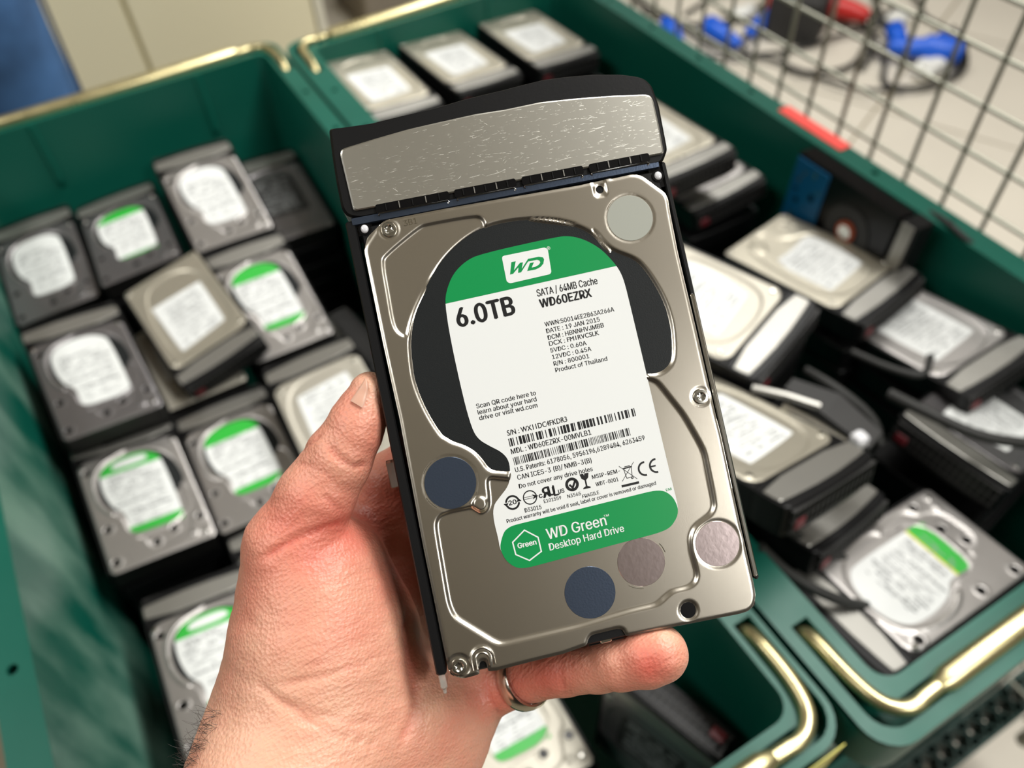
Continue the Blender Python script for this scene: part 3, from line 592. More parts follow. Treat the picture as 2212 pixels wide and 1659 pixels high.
# grooves: polylines on the skin (x, y, depth), half width mm, depth mm
GR = [([(783, 1000, .258), (770, 1012, .256), (745, 1005, .254), (700, 960, .2545)], 1.3, 1.0), ([(655, 965, .262), (690, 940, .258)], 1.0, .5),
      ([(632, 975, .265), (655, 968, .262)], 1.1, .7), ([(640, 1000, .262), (690, 1010, .256), (735, 1060, .255)], 1.0, .35),
      ([(745, 1128, .262), (690, 1145, .254), (620, 1175, .252), (560, 1210, .254)], 1.6, .9), ([(750, 1130, .262), (735, 1165, .258), (700, 1190, .252), (640, 1240, .247)], 1.5, .8),
      ([(700, 1070, .256), (740, 1120, .258)], 1.1, .5), ([(620, 1330, .246), (700, 1290, .244), (790, 1220, .252), (860, 1215, .262)], 1.2, .5),
      ([(560, 1350, .250), (640, 1300, .246), (720, 1240, .248)], 1.0, .35), ([(600, 1480, .246), (680, 1470, .245), (790, 1440, .25), (870, 1380, .262)], 1.4, .5),
      ([(560, 1470, .250), (640, 1540, .246), (740, 1580, .25), (850, 1610, .26)], 1.6, .6), ([(600, 1510, .247), (700, 1545, .247), (810, 1560, .255)], 1.3, .45),
      ([(640, 1440, .246), (720, 1440, .246), (800, 1410, .252)], 1.0, .35), ([(500, 1535, .262), (520, 1580, .258), (570, 1625, .25), (650, 1680, .245)], 2.0, 1.0),
      ([(880, 1340, .272), (895, 1420, .272), (905, 1520, .272), (870, 1590, .264)], 2.4, 1.3), ([(850, 1220, .268), (880, 1300, .27), (885, 1360, .27)], 2.0, 1.0),
      ([(1045, 1448, .291), (1060, 1500, .289), (1085, 1545, .290)], 1.1, .9), ([(1210, 1420, .276), (1214, 1470, .273), (1225, 1500, .276)], 1.0, .55),
      ([(1228, 1415, .274), (1230, 1460, .272), (1236, 1500, .275)], .8, .4), ([(1301, 1395, .266), (1304, 1440, .265), (1316, 1490, .268)], 1.0, .7), ([(1318, 1470, .265), (1326, 1495, .268)], .8, .3),
      ([(930, 1430, .284), (960, 1500, .283), (960, 1600, .276)], 1.2, .4), ([(1000, 1470, .288), (1010, 1560, .286)], 1.0, .3)]
def sdf(p):
    acc = None
    for a, b, k in CH:
        d = round_cone(p, a, b)
        if acc is None: acc = d
        else:
            h = np.clip(.5+.5*(acc-d)/k, 0, 1); acc = acc*(1-h)+d*h-k*h*(1-h)
    return acc
def grooves(p):
    tot = np.zeros(len(p))
    for pts, w, dep in GR:
        q = [cp(*x) for x in chaikin3(pts)]; dmin = np.full(len(p), 1e9); tt = np.zeros(len(p)); n = len(q)-1
        for i in range(n):
            a, b = q[i], q[i+1]; ba = b-a; t = np.clip(((p-a)@ba)/(ba@ba), 0, 1); pr = a+t[:, None]*ba
            # distance across the view, so that the crease sits on the skin wherever its depth really is
            dv = p-pr; dd = np.sqrt(dv[:, 0]**2+dv[:, 1]**2+(.18*dv[:, 2])**2); k = dd < dmin; dmin[k] = dd[k]; tt[k] = (i+t[k])/n
        fade = np.clip(np.minimum(tt, 1-tt)*5, .15, 1); tot += 1.45*dep*.001*fade*np.exp(-(dmin/(w*.0007))**2)
    return tot
def chaikin3(pts):
    p = [np.array(q, float) for q in pts]
    for _ in range(2):
        o = [p[0]]
        for a, b in zip(p[:-1], p[1:]): o += [a*.75+b*.25, a*.25+b*.75]
        o.append(p[-1]); p = o
    return p
# rough union -> voxel remesh -> pulled onto the smooth surface
g = G()
def ico():
    bm = bmesh.new(); bmesh.ops.create_icosphere(bm, subdivisions=3, radius=1); v = np.array([q.co[:] for q in bm.verts]); f = [tuple(x.index for x in q.verts) for q in bm.faces]; bm.free(); return v, f
iv, if_ = ico()
for a, b, k in CH:
    n = max(2, int(np.linalg.norm(b[:3]-a[:3])/(.25*min(a[3], b[3]))))
    for t in np.linspace(0, 1, min(n, 14)):
        c = a+(b-a)*t; g.add(iv*c[3]+c[:3], if_)
raw = g.build('hand_raw', M['skin'], fix=False)
md = raw.modifiers.new('r', 'REMESH'); md.mode = 'VOXEL'; md.voxel_size = .00115
dg = bpy.context.evaluated_depsgraph_get(); me = bpy.data.meshes.new_from_object(raw.evaluated_get(dg))
bpy.data.objects.remove(raw)
V = np.zeros(len(me.vertices)*3); me.vertices.foreach_get('co', V); V = V.reshape(-1, 3)
E_ = np.zeros(len(me.edges)*2, int); me.edges.foreach_get('vertices', E_); E_ = E_.reshape(-1, 2); deg = np.bincount(E_.ravel(), minlength=len(V))
def lap(V, it, w=.5):
    for _ in range(it):
        s = np.zeros_like(V)
        for c in range(3): s[:, c] = np.bincount(E_[:, 0], V[E_[:, 1], c], len(V))+np.bincount(E_[:, 1], V[E_[:, 0], c], len(V))
        V = V+(s/deg[:, None]-V)*w
    return V
def grad(fn, p, e=2e-4):
    g = np.stack([fn(p+np.eye(3)[i]*e)-fn(p-np.eye(3)[i]*e) for i in range(3)], 1)
    return g/np.maximum(np.linalg.norm(g, axis=1), 1e-12)[:, None]
V = lap(V, 6)
for it in range(3):
    d = sdf(V); V = V-grad(sdf, V)*d[:, None]
    if it < 2: V = lap(V, 2, .4)
V = V-grad(sdf, V)*sdf(V)[:, None]
N_ = grad(sdf, V)
# gentle muscle unevenness plus creases
import mathutils.noise as mn
un = np.array([mn.noise(Vector(p*45)) for p in V])*.0009+np.array([mn.noise(Vector(p*np.array([110, 300, 110]))) for p in V])*.00022
fr = N_[:, 2] > -.3
gv = np.zeros(len(V)); gv[fr] = grooves(V[fr])
V = V+N_*(un-gv)[:, None]
# reddish areas: finger pad, creases, the web of the thumb
red = np.full(len(V), .30)
def spot(px, py, r, a):
    global red
    q = cp(px, py, 1); t = V/(-V[:, 2:3]); dx = (t[:, 0]-q[0])*F; dy = (t[:, 1]-q[1])*F; red += a*np.exp(-((dx**2+dy**2)/r**2))
for s in ((1400, 1440, 62, .62), (1340, 1420, 40, -.1), (1200, 1460, 60, .45), (1080, 1500, 60, .45), (640, 1100, 90, .26), (700, 1190, 90, .2), (560, 1250, 80, .2), (790, 960, 60, .12), (740, 860, 40, .1), (800, 830, 34, -.3), (1440, 1370, 40, -.35), (700, 1330, 120, .06), (600, 1620, 150, -.3), (780, 1500, 120, -.14), (900, 1050, 90, .45), (870, 1250, 60, .35), (800, 1120, 80, .35), (470, 1620, 90, -.1)): spot(*s)
red += gv*200
me.vertices.foreach_set('co', (V@MW.T+CAM).ravel()); me.update()
at_ = me.attributes.new('tint', 'FLOAT', 'POINT'); at_.data.foreach_set('value', np.clip(red, 0, 1).astype(np.float32))
me.materials.clear(); me.materials.append(M['skin']); me.polygons.foreach_set('use_smooth', [True]*len(me.polygons))
hand = bpy.data.objects.new('person', me); C.objects.link(hand)
tag(hand, 'bare hand and wrist holding up the large drive, thumb along its left edge', 'person')
# thumb nail: a thin curved plate laid on the outer side of the tip
def on_skin(px, py, d0=.235):
    o = cp(px, py, 1.0); t = np.full(len(o.reshape(1, -1)), d0)
    for _ in range(60):
        dd = sdf((cp(px, py, 1.0)*t[0]).reshape(1, 3))[0]
        if dd < 2e-5: return cp(px, py, 1)*t[0]
        t[0] += dd*.8
        if t[0] > .30: return None
    return cp(px, py, 1)*t[0]
g = G(); rows = []
A_, B_ = np.array([757, 866]), np.array([790, 817])           # free edge to root along the nail's left side
for i in range(9):
    u = i/8; row = []
    for j in range(7):
        v = j/6; base = A_*(1-u)+B_*u; wdt = 30*math.sin(math.pi*min(1, .25+.55*u+.2))**.5*(1-.25*u)
        q = base+np.array([.86, .5])*v*wdt; k = on_skin(*q)
        if k is None or abs(sdf(k.reshape(1, 3))[0]) > 1e-4: k = row[-1] if row else on_skin(q[0]+12, q[1]+6)
        nn = grad(sdf, k.reshape(1, 3))[0]; row.append(k+nn*(.00035*math.sin(math.pi*min(.5, u+.15))*(1 if 0 < j < 6 else .1)))
    rows.append(row)
vv = [tuple(to_w(p)) for r in rows for p in r]; ff = [(i*7+j, i*7+j+1, (i+1)*7+j+1, (i+1)*7+j) for i in range(8) for j in range(6)]
nail = mesh_obj('thumb_nail', vv, ff, M['nail'], hand, True)
# wrist hairs
g = G(); r = random.Random(3)
for i in range(90):
    t = r.random(); px = 470-75*t+r.uniform(-6, 14); py = 1535+150*t+r.uniform(-12, 12)
    k = None
    for s in range(30):
        k = on_skin(px+s*2, py, .22)
        if k is not None and abs(sdf(k.reshape(1, 3))[0]) < 1e-4: break
    if k is None or abs(sdf(k.reshape(1, 3))[0]) > 1e-4: continue
    a = math.radians(r.uniform(120, 215)); L = r.uniform(.004, .009); bend = r.uniform(-1.2, 1.2); pts = [k-np.array([0, 0, 0])]; 
    for q in range(5):
        a += bend*.25; pts.append(pts[-1]+np.array([math.cos(a), math.sin(a), r.uniform(-.1, .5)])*L/5)
    g.tube([to_w(p) for p in pts], [.00006, .00006, .00005, .00004, .00003, .00002], 4)
hr = g.build('arm_hair', M['hair'], hand); tag(hr, kind='stuff')
# the ring on the lowest finger
a = cp(1110, 1472, .2925); b = cp(1150, 1458, .288); ax = (b-a)/np.linalg.norm(b-a); c0 = cp(1131, 1466, .2903); c0 = c0
ax = ax+np.array([0.0, .12, .25]); ax /= np.linalg.norm(ax)
e1 = np.cross(ax, [0, 0, 1]); e1 /= np.linalg.norm(e1); e2 = np.cross(ax, e1); g = G(); L = []
for k in range(40):
    t = 2*math.pi*k/40; dr = e1*math.cos(t)+e2*math.sin(t); L.append([tuple(to_w(c0+dr*rr*.001+ax*zz_*.001)) for rr, zz_ in ((9.4, -2.9), (10.3, -3.0), (10.9, -2.1), (11.1, 0), (10.9, 2.1), (10.3, 3.0), (9.4, 2.9))])
L.append(L[0]); g.loft(L, False); rg = g.build('finger_ring', M['ring'], None, True)
tag(rg, 'worn silver ring on the finger that curls under the drive', 'ring')
# ================================================================ crates
RIMZ = CAMZ-.56
def crate(name, x0, x1, y0, y1, ox0, ox1, oy0, oy1, depth, label, worn='teal_worn_lit', z=RIMZ, bars=True):
    root = empty(name, ((ox0+ox1)/2, (oy0+oy1)/2, z-depth)); tag(root, label, 'crate', 'green crates with metal bars' if bars else 'green crates at the bottom of the stack')
    X = -(ox0+ox1)/2; Y = -(oy0+oy1)/2; Zt = depth
    sh = lambda pl: [(a+X, b+Y) for a, b in pl]
    inner = rrect(x0, y0, x1, y1, .016, 6); out = rrect(ox0, oy0, ox1, oy1, .026, 6)
    # inner shell: a tapered basin with wall thickness
    g = G(); t = .003; L = []
    for dz, ins in ((-.001, 0), (-.05, .001), (-depth+.012, .006), (-depth+.002, .010)):
        L.append([(a, b, Zt+dz) for a, b in sh(rrect(x0+ins, y0+ins, x1-ins, y1-ins, .016, 6))])
    Lo = [[(a, b, Zt+dz) for a, b in sh(rrect(x0+ins-t, y0+ins-t, x1-ins+t, y1-ins+t, .018, 6))] for dz, ins in ((-depth, .010), (-depth+.012, .006), (-.05, .001), (-.001, 0))]
    g.loft(L+[], False); g.loft(Lo, False); n = len(L[0])
    g.add(L[-1], [tuple(range(n))]); g.add(Lo[0], [tuple(range(n-1, -1, -1))]); g.add(L[0]+Lo[-1], [(j, (j+1) % n, n+(j+1) % n, n+j) for j in range(n)])
    g.build('basin', M[worn], root, True)  # basin colour holds scuffs and the painted-in light of the left wall
    # flange with rivet holes and with U-shaped channels for the bars at both short ends
    ch = []
    w = .0075
    for end in (0, 1):
        yi, yo = (y0, oy0) if end == 0 else (y1, oy1); ym = yi+(yo-yi)*.52; s = 1 if end == 0 else -1; xl = x0+(ox0-x0)*.5; xr = x1+(ox1-x1)*.5; leg = .082; r = .020
        po = [(xl-w, ym+s*leg)] + ([(xl-w+r*(1-math.cos(a)), ym-s*w+s*r*(1-math.sin(a))) for a in [math.pi/2*k/5 for k in range(6)]]) + [(xr+w-r*(1-math.sin(a)), ym-s*w+s*r*(1-math.cos(a))) for a in [math.pi/2*k/5 for k in range(6)]] + [(xr+w, ym+s*leg), (xr-w, ym+s*leg)]
        r2 = .008
        po += [(xr-w-r2*(1-math.cos(a)), ym+s*w+s*r2*(1-math.sin(a))) for a in [math.pi/2*k/3 for k in range(4)]] + [(xl+w+r2*(1-math.sin(a)), ym+s*w+s*r2*(1-math.cos(a))) for a in [math.pi/2*k/3 for k in range(4)]] + [(xl+w, ym+s*leg)]
        ch.append(sh(po))
    holes = []
    for side in (0, 1):
        xm = (x0+ox0)/2 if side == 0 else (x1+ox1)/2
        k = y0+.205
        while k < y1-.12: holes.append(circ((xm+X, k+Y), .0042, 10)); k += .1035
    g = G(); g.poly(sh(out), Zt-.004, Zt, holes=[sh(inner)[::-1]]+[c[::-1] for c in ch]+[h[::-1] for h in holes]); g.build('flange', M['teal'], root)
    g = G()
    L = [[(a, b, Zt) for a, b in sh(out)], [(a, b, Zt-.05) for a, b in sh(out)], [(a, b, Zt-.05) for a, b in sh(rrect(ox0+.003, oy0+.003, ox1-.003, oy1-.003, .024, 6))], [(a, b, Zt-.004) for a, b in sh(rrect(ox0+.003, oy0+.003, ox1-.003, oy1-.003, .024, 6))]]
    g.loft(L, False); g.build('skirt', M['teal'], root, True)
    g = G(); g.poly(sh(rrect(ox0+.002, oy0+.002, ox1-.002, oy1-.002, .024, 6)), Zt-.021, Zt-.018, holes=[sh(rrect(x0-.002, y0-.002, x1+.002, y1+.002, .016, 6))[::-1]])
    g.build('channel_floor', M['teal'], root)
    if bars:
        for end in (0, 1):
            yi, yo = (y0, oy0) if end == 0 else (y1, oy1); ym = yi+(yo-yi)*.52; s = 1 if end == 0 else -1; xl = x0+(ox0-x0)*.5; xr = x1+(ox1-x1)*.5
            zb = Zt+.0025; rb = .0048; cen = (xl+xr)/2; zc = .001
            pts = [(xl, ym+s*.078, Zt-.016), (xl, ym+s*.072, zb-.002), (xl, ym+s*.035, zb), (xl+.004, ym+s*.012, zb), (xl+.014, ym+s*.001, zb), (xl+.026, ym-s*.002, zb)]
            pts2 = [(xl+.034, ym, zb), (cen, ym, zb+.001), (xr-.034, ym, zb)]
            allp = pts+pts2+[(xl+xr-a, b, c) for a, b, c in pts[::-1]]
            q = chaikin3([(a+X, b+Y, c) for a, b, c in allp]); g = G(); g.tube(q, rb+.0008, 12); hb = g.build('handle_bar', M['zinc'], root, True); tag(hb, 'yellow-zinc metal lifting bar')
            g = G(); g.tube([(xl+.045+X, ym+Y, zb+.0005), (xl+.055+X, ym+Y, zb+.0005), (xr-.055+X, ym+Y, zb+.0005), (xr-.045+X, ym+Y, zb+.0005)], [.0056, .0088, .0088, .0056], 12); g.build('grip_sleeve', M['zinc'], hb, True)
    return root
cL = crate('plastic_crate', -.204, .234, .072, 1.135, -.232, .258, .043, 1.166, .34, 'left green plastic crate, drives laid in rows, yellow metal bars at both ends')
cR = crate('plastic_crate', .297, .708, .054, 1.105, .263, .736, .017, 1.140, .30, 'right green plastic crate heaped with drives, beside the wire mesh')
# vertical stiffening ribs inside the back wall
for root, x0, x1, y in ((cL, -.15, .2, 1.134), (cR, .36, .66, 1.104)):
    for x in ((-.085, .135) if root is cL else (.40, .58)):
        g = G(); oy = y-root.location.y; ox = x-root.location.x; zt = .34 if root is cL else .30
        g.loft([[(ox-.006, oy+.001, z_), (ox-.002, oy-w_, z_), (ox+.002, oy-w_, z_), (ox+.006, oy+.001, z_)] for z_, w_ in ((zt-.10, .0005), (zt-.085, .006), (zt-.002, .002))], True); g.build('rib', M['teal'], root)
# red tape on the right rim
g = G(); g.box((-.009, -.052, 0), (.0085, .052, .0012), .0003); g.box((.0074, -.052, -.03), (.0082, .052, .0006)); tp = g.build('red_tape', M['redtape'], cR); tp.location = (.729-cR.location.x, .569-cR.location.y, .3003)
tag(tp, 'strip of red tape on the right rim')
# yellow card below the front lip of the left crate
g = G(); g.poly([(0, 0), (.075, 0), (.075, .055), (.0, .055)], -.0004, .0004); cd_ = g.build('yellow_card', M['yellow'], cL); cd_.rotation_euler = (math.pi/2, 0, 0); cd_.location = (.178-cL.location.x, .0405-cL.location.y, .34-.068)
# lower crates of the stack and the plastic pallet they stand on
LZ = RIMZ-.345
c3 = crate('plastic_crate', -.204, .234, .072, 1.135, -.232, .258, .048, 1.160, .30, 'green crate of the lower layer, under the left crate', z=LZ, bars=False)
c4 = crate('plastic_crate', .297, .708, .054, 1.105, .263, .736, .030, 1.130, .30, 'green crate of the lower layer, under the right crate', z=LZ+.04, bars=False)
for root, zt in ((c3, .30), (c4, .30)): root['group'] = 'lower crates of the stack'
# cart: base platform with lattice edge, wire-mesh side, tubes and castors
cart = empty('mesh_trolley', (.25, .6, 0)); tag(cart, 'grey wire-mesh side of the trolley holding the green crates', 'trolley')
def cw(p): return (p[0]-.25, p[1]-.6, p[2])
PZ = LZ-.30-.012
g = G(); g.box(cw((-.25, .03, PZ-.03)), cw((.80, 1.17, PZ)), .004); g.build('base_board', M['tealdark'], cart)
g = G()
for (xa, ya), (xb, yb) in (((-.25, -.012), (1.05, -.012)), ((-.25, .026), (1.05, .026))): g.box(cw((xa, ya-.003, PZ-.04)), cw((xb, yb+.003, PZ)))
k = -.25
while k < 1.02:
    for s in (0, 1):
        a, b = ((k, -.012), (k+.03, .026)) if s else ((k+.03, -.012), (k, .026)); g.loft([[cw((a[0]-.0018, a[1], z_)), cw((a[0]+.0018, a[1], z_)), cw((b[0]+.0018, b[1], z_)), cw((b[0]-.0018, b[1], z_))] for z_ in (PZ-.04, PZ-.002)], True)
    k += .03
tag(g.build('lattice_edge', M['tealdark'], cart), 'dark green lattice edge of the base')
MX = .79; TOP = CAMZ+.15
y = .415-.0545*8
wires = []
while y < 1.25:
    if y > -.03: g = G(); g.tube([cw((MX, y, PZ-.02)), cw((MX, y, TOP))], .0027, 8, True); g.build('wire', M['wire'], cart, True)
    y += .0545
z_ = CAMZ-.3235
while z_ > PZ: 
    g = G(); g.tube([cw((MX+.0038, -.03, z_)), cw((MX+.0038, 1.24, z_))], .0027, 8); g.build('wire', M['wire'], cart, True); z_ -= .0515
z_ = CAMZ-.272
while z_ < TOP:
    g = G(); g.tube([cw((MX+.0038, -.03, z_)), cw((MX+.0038, 1.24, z_))], .0027, 8); g.build('wire', M['wire'], cart, True); z_ += .0515
for yy in (-.04, 1.25): g = G(); g.tube([cw((MX, yy, .12)), cw((MX, yy, TOP+.02))], .011, 14); g.build('frame_tube', M['wire'], cart, True)
g = G(); g.tube([cw((MX, -.04, TOP+.01)), cw((MX, 1.25, TOP+.01))], .011, 14); g.build('frame_tube', M['wire'], cart, True)
for xx in (-.20, .75):
    for yy in (.07, 1.12):
        g = G(); g.tube([cw((xx-.014, yy, .05)), cw((xx+.014, yy, .05))], .05, 24); g.box(cw((xx-.022, yy-.03, .05)), cw((xx-.017, yy+.03, PZ-.028))); g.box(cw((xx+.017, yy-.03, .05)), cw((xx+.022, yy+.03, PZ-.028))); g.box(cw((xx-.022, yy-.03, PZ-.04)), cw((xx+.022, yy+.03, PZ-.028))); g.build('castor', M['dark'], cart)
for o_ in (c3, c4): pass
# ================================================================ room
def plane(name, pts, m, par=None):
    o = mesh_obj(name, pts, [(0, 1, 2, 3)], m, par); tag(o, kind='structure'); return o
X0, X1, Y0, Y1, ZC = -2.6, 4.2, -3.2, 4.6, 2.95
fl = plane('floor', [(X0, Y0, -.004), (X1, Y0, -.004), (X1, Y1, -.004), (X0, Y1, -.004)], mat('tile_joint', (150, 140, 118), .7))
plane('ceiling', [(X0, Y0, ZC), (X0, Y1, ZC), (X1, Y1, ZC), (X1, Y0, ZC)], M['ceilm'])
plane('wall_left', [(X0, Y0, 0), (X0, Y1, 0), (X0, Y1, ZC), (X0, Y0, ZC)], M['darkwall'])
plane('wall_right', [(X1, Y0, 0), (X1, Y0, ZC), (X1, Y1, ZC), (X1, Y1, 0)], M['wallm'])
plane('wall_back', [(X0, Y1, 0), (X1, Y1, 0), (X1, Y1, ZC), (X0, Y1, ZC)], M['wallm'])
plane('wall_front', [(X0, Y0, 0), (X0, Y0, ZC), (X1, Y0, ZC), (X1, Y0, 0)], M['darkwall'])
# floor tiles, each a slab with recessed joints; laid diagonally to the cart
T = .60; tb = G(); tb.box((-T/2+.004, -T/2+.004, -.0035), (T/2-.004, T/2-.004, 0), .0006); t0 = tb.build('floor_tile', M['tile'], fl); tme = t0.data; first = True
ang = math.radians(24); ca, sa = math.cos(ang), math.sin(ang)
for i in range(-9, 12):
    for j in range(-9, 12):
        cx_, cy_ = (i*ca-j*sa)*T+1.9, (i*sa+j*ca)*T+1.0
        if not (.35 < cx_ < X1-.35 and -.6 < cy_ < 3.3): continue
        if first: o = t0; first = False
        else: o = bpy.data.objects.new('floor_tile', tme); C.objects.link(o); o.parent = fl
        o.location = (cx_, cy_, 0); o.rotation_euler = (0, 0, ang)
# beige cabinets at the back left
cab = empty('storage_cabinet', (-.6, 2.5, 0)); tag(cab, 'beige storage cabinet with flat doors behind the crates', 'cabinet')
g = G(); g.box((-1.5, -.28, .0), (1.235, .3, 1.5), .004); g.build('carcass', M['cabinet'], cab)
for a, b in ((-1.48, -.94), (-.93, -.04), (-.03, .752), (.764, 1.215)):
    g = G(); g.box((a, -.302, .05), (b, -.281, 1.46), .002); g.build('door', M['cabinet'], cab)
g = G(); g.box((1.222, -.303, 0), (1.246, -.26, 1.5), .001); tag(g.build('edge_strip', M['gasket'], cab), 'pale vertical edge strip')
blk = G(); blk.box((-.8, -.02, 0), (.8, .3, 1.3), .01); bo = blk.build('partition_panel', M['wallm']); bo.location = (1.75, 2.75, 0); tag(bo, 'grey-brown low partition panel right of the beige cabinet', 'partition')
# ================================================================ drives lying in the crates
POSE = {
'd':((-0.1454,1.0060,-0.6867),(0.994,-0.030,0.046),(0.038,0.985,0.160)),
'c':((-0.0341,0.9885,-0.6698),(0.997,-0.035,0.069),(0.034,0.999,0.028)),
'tl':((0.0855,0.9822,-0.6571),(1.000,-0.000,-0.029),(0.007,0.975,0.221)),
'b':((-0.1259,0.7552,-0.6636),(0.991,0.058,-0.122),(-0.047,0.994,0.096)),
'a':((-0.1258,0.6004,-0.7090),(0.987,0.022,-0.162),(-0.013,0.998,0.055)),
'h':((-0.1068,0.3811,-0.7053),(0.985,-0.015,-0.175),(-0.006,0.993,-0.119)),
'e':((0.0882,0.8049,-0.7047),(0.999,0.011,-0.035),(-0.002,0.969,0.248)),
'f':((-0.0204,0.6037,-0.7294),(1.000,-0.009,-0.027),(0.009,1.000,0.012)),
'i':((0.0860,0.5684,-0.6808),(0.998,-0.039,0.049),(0.036,0.998,0.056)),
'j':((-0.0089,0.8251,-0.6783),(-0.980,-0.099,-0.173),(0.120,-0.986,-0.114)),
'o':((-0.0174,0.4306,-0.7433),(0.995,0.0,-0.1),(-0.002,1.0,-0.02)),
'n':((0.0862,0.2244,-0.7315),(0.995,-0.02,-0.1),(0.018,1.0,-0.022)),
's1':((0.3560,1.0330,-0.5910),(-0.996,-0.033,0.087),(0.031,-0.999,-0.022)),
's2':((0.4820,1.0367,-0.5958),(-0.996,-0.053,0.067),(0.054,-0.998,0.019)),
's3':((0.6139,1.0313,-0.5995),(-0.998,-0.018,0.055),(0.020,-0.999,0.026)),
'R1':((0.6023,0.4319,-0.6034),(-0.989,-0.144,-0.030),(0.139,-0.982,0.128)),
'R2':((0.3974,0.4006,-0.5237),(-0.945,-0.317,-0.079),(0.315,-0.949,0.030)),
'R3':((0.3258,0.2682,-0.5191),(-0.964,-0.094,0.249),(0.156,-0.958,0.240)),
'R4':((0.3727,0.2633,-0.6090),(-0.967,-0.145,0.209),(0.184,-0.966,0.180)),
'R6':((0.6351,0.3106,-0.6179),(-0.999,-0.02,-0.051),(0.009,-0.978,0.206)),
'R5':((0.4903,0.1249,-0.7099),(-0.058,0.996,-0.069),(-0.997,-0.061,-0.053)),
'R7':((0.5622,0.6761,-0.5616),(-0.996,0.050,-0.070),(-0.059,-0.991,0.122)),
'R8':((0.6171,0.6714,-0.6221),(-0.991,0.046,-0.128),(-0.063,-0.989,0.131)),
'R9':((0.6200,0.1900,-0.6301),(-0.176,0.984,0.031),(-0.938,-0.178,0.296)),
'l':((0.1699,0.9898,-0.6989),(0.999,-0.023,-0.037),(0.028,0.992,0.122)),
}
OUT = chaikin([(-50.6, -60), (-50.6, -73.4), (-40, -73.4), (40, -73.4), (50.6, -73.4), (50.6, -60), (50.6, 60), (50.6, 66), (43, 73.4), (30, 73.4), (-30, 73.4), (-43, 73.4), (-50.6, 66), (-50.6, 60)], 1)
DISCS = [(-43.8, 58), (-41.4, -20.8), (-43.5, -61.7), (-3.4, -55.0), (15.7, -46.7), (42.8, -44)]
RECA = chaikin([(-41, 30), (-38, 48), (-28, 62), (-8, 69), (14, 68), (30, 60), (40, 44), (44, 26), (44, 8), (36, 2), (33, -38), (-18, -38), (-24, -30), (-24, -16), (-30, -4), (-39, 10)], 2)
RINGA = chaikin([(-45.5, 29), (-42, 51), (-31, 66), (-9, 72.5), (2, 73), (-8, 69), (-28, 62), (-38, 48), (-41, 30), (-39, 10), (-30, -4), (-34, -7), (-43, 8)], 1)
PANA = chaikin([(36, 6), (44, -2), (46, -18), (45, -34), (36, -39), (33, -50), (29, -58), (22, -62), (-2, -64), (-10, -58), (-12, -46), (-22, -42), (32, -42)], 2)
LABA = chaikin([(-34.3, 44.0), (-31, 54), (-22, 62), (-9.0, 65.2), (10.8, 65.1), (24, 58), (30, 47), (30.3, -36), (26.9, -39.3), (-17.6, -39.0), (-22.8, -33.8), (-21.6, -15.4), (-22.5, -5.9), (-30.4, 2.9), (-34.8, 23.2)], 2)
LABB = chaikin([(33, -26), (34, -28), (-31, -26), (-33, -24), (-31, 46), (-29, 49), (28, 55), (31, 53)], 1)
RECB = chaikin([(36, -34), (28, -54), (8, -62), (-14, -61), (-32, -50), (-42, -28), (-45, 4), (-44, 34), (-38, 56), (-22, 68), (4, 72), (22, 70), (35, 60), (40, 40), (41, 0)], 2)
LABC = chaikin([(28, -23), (0, -22), (-30, -27), (-36, -25), (-39, 6), (-31, 46), (-28, 48), (27, 52), (29, 49)], 1)
def cover_mesh(kind, m):
    if kind == 'A':
        return stamped('lid', OUT, [(RECA, -1.2, 1.6), (RINGA, 1.0, 1.5), (PANA, -1.0, 1.6)]+[(circ(d, 6.0, 18), .5, 1.2) for d in DISCS]+[(circ((33, -62), 3.2, 14), 1.2, 1.4), (circ((43, -64), 3.2, 14), 1.2, 1.4), (circ((46, 66), 2.6, 14), .8, 1.2), (circ((-46, 66), 2.6, 14), .8, 1.2)], [circ(d, 4.0, 16) for d in DISCS], 1.15, M[m], None, .5, 1.6)
    if kind == 'B':
        return stamped('lid', OUT, [(RECB, -1.3, 2.6), (chaikin([(-44, -66), (44, -66), (44, -58), (-44, -58)], 1), .35, 1.5), (circ((44, 64), 3, 14), 1, 1.3), (circ((-44, 64), 3, 14), 1, 1.3), (circ((46, -68), 3, 14), 1, 1.3)], [], 1.15, M[m], None, .5, 1.6)
    r = chaikin([(36, -28), (30, -58), (10, -66), (-6, -66), (-8, -40), (-42, -28), (-45, 6), (-42, 46), (-30, 64), (0, 70), (30, 64), (42, 44), (40, 0)], 2)
    return stamped('lid', OUT, [(r, -1.3, 2.6), (circ((20, -50), 9, 26), 1.1, 3)]+[(circ(c, 2.8, 14), .9, 1.2) for c in ((-30, -60), (-40, -50), (-24, -48), (-38, -62))], [], 1.15, M[m], None, .5, 1.6)
_cm = {}
def lid_for(kind, m, parent):
    if (kind, m) not in _cm:
        o = cover_mesh(kind, m); _cm[(kind, m)] = o.data; o.parent = parent; return o
    o = bpy.data.objects.new('lid', _cm[(kind, m)]); C.objects.link(o); o.parent = parent; return o
_pm = {}
def part(key, name, make, m, parent, smooth=False):
    if key not in _pm:
        g = G(); make(g); o = g.build(name, m, parent, smooth); _pm[key] = o.data; return o
    o = bpy.data.objects.new(name, _pm[key]); C.objects.link(o); o.parent = parent; return o
def f_body(g): g.box((-.0502, -.0730, -.0262), (.0502, .0730, -.0014), .0008)
def f_rails(s):
    return lambda g: g.box((s*.0525-.0012, -.071, -.0262), (s*.0525+.0012, .076, -.0008), .0004)
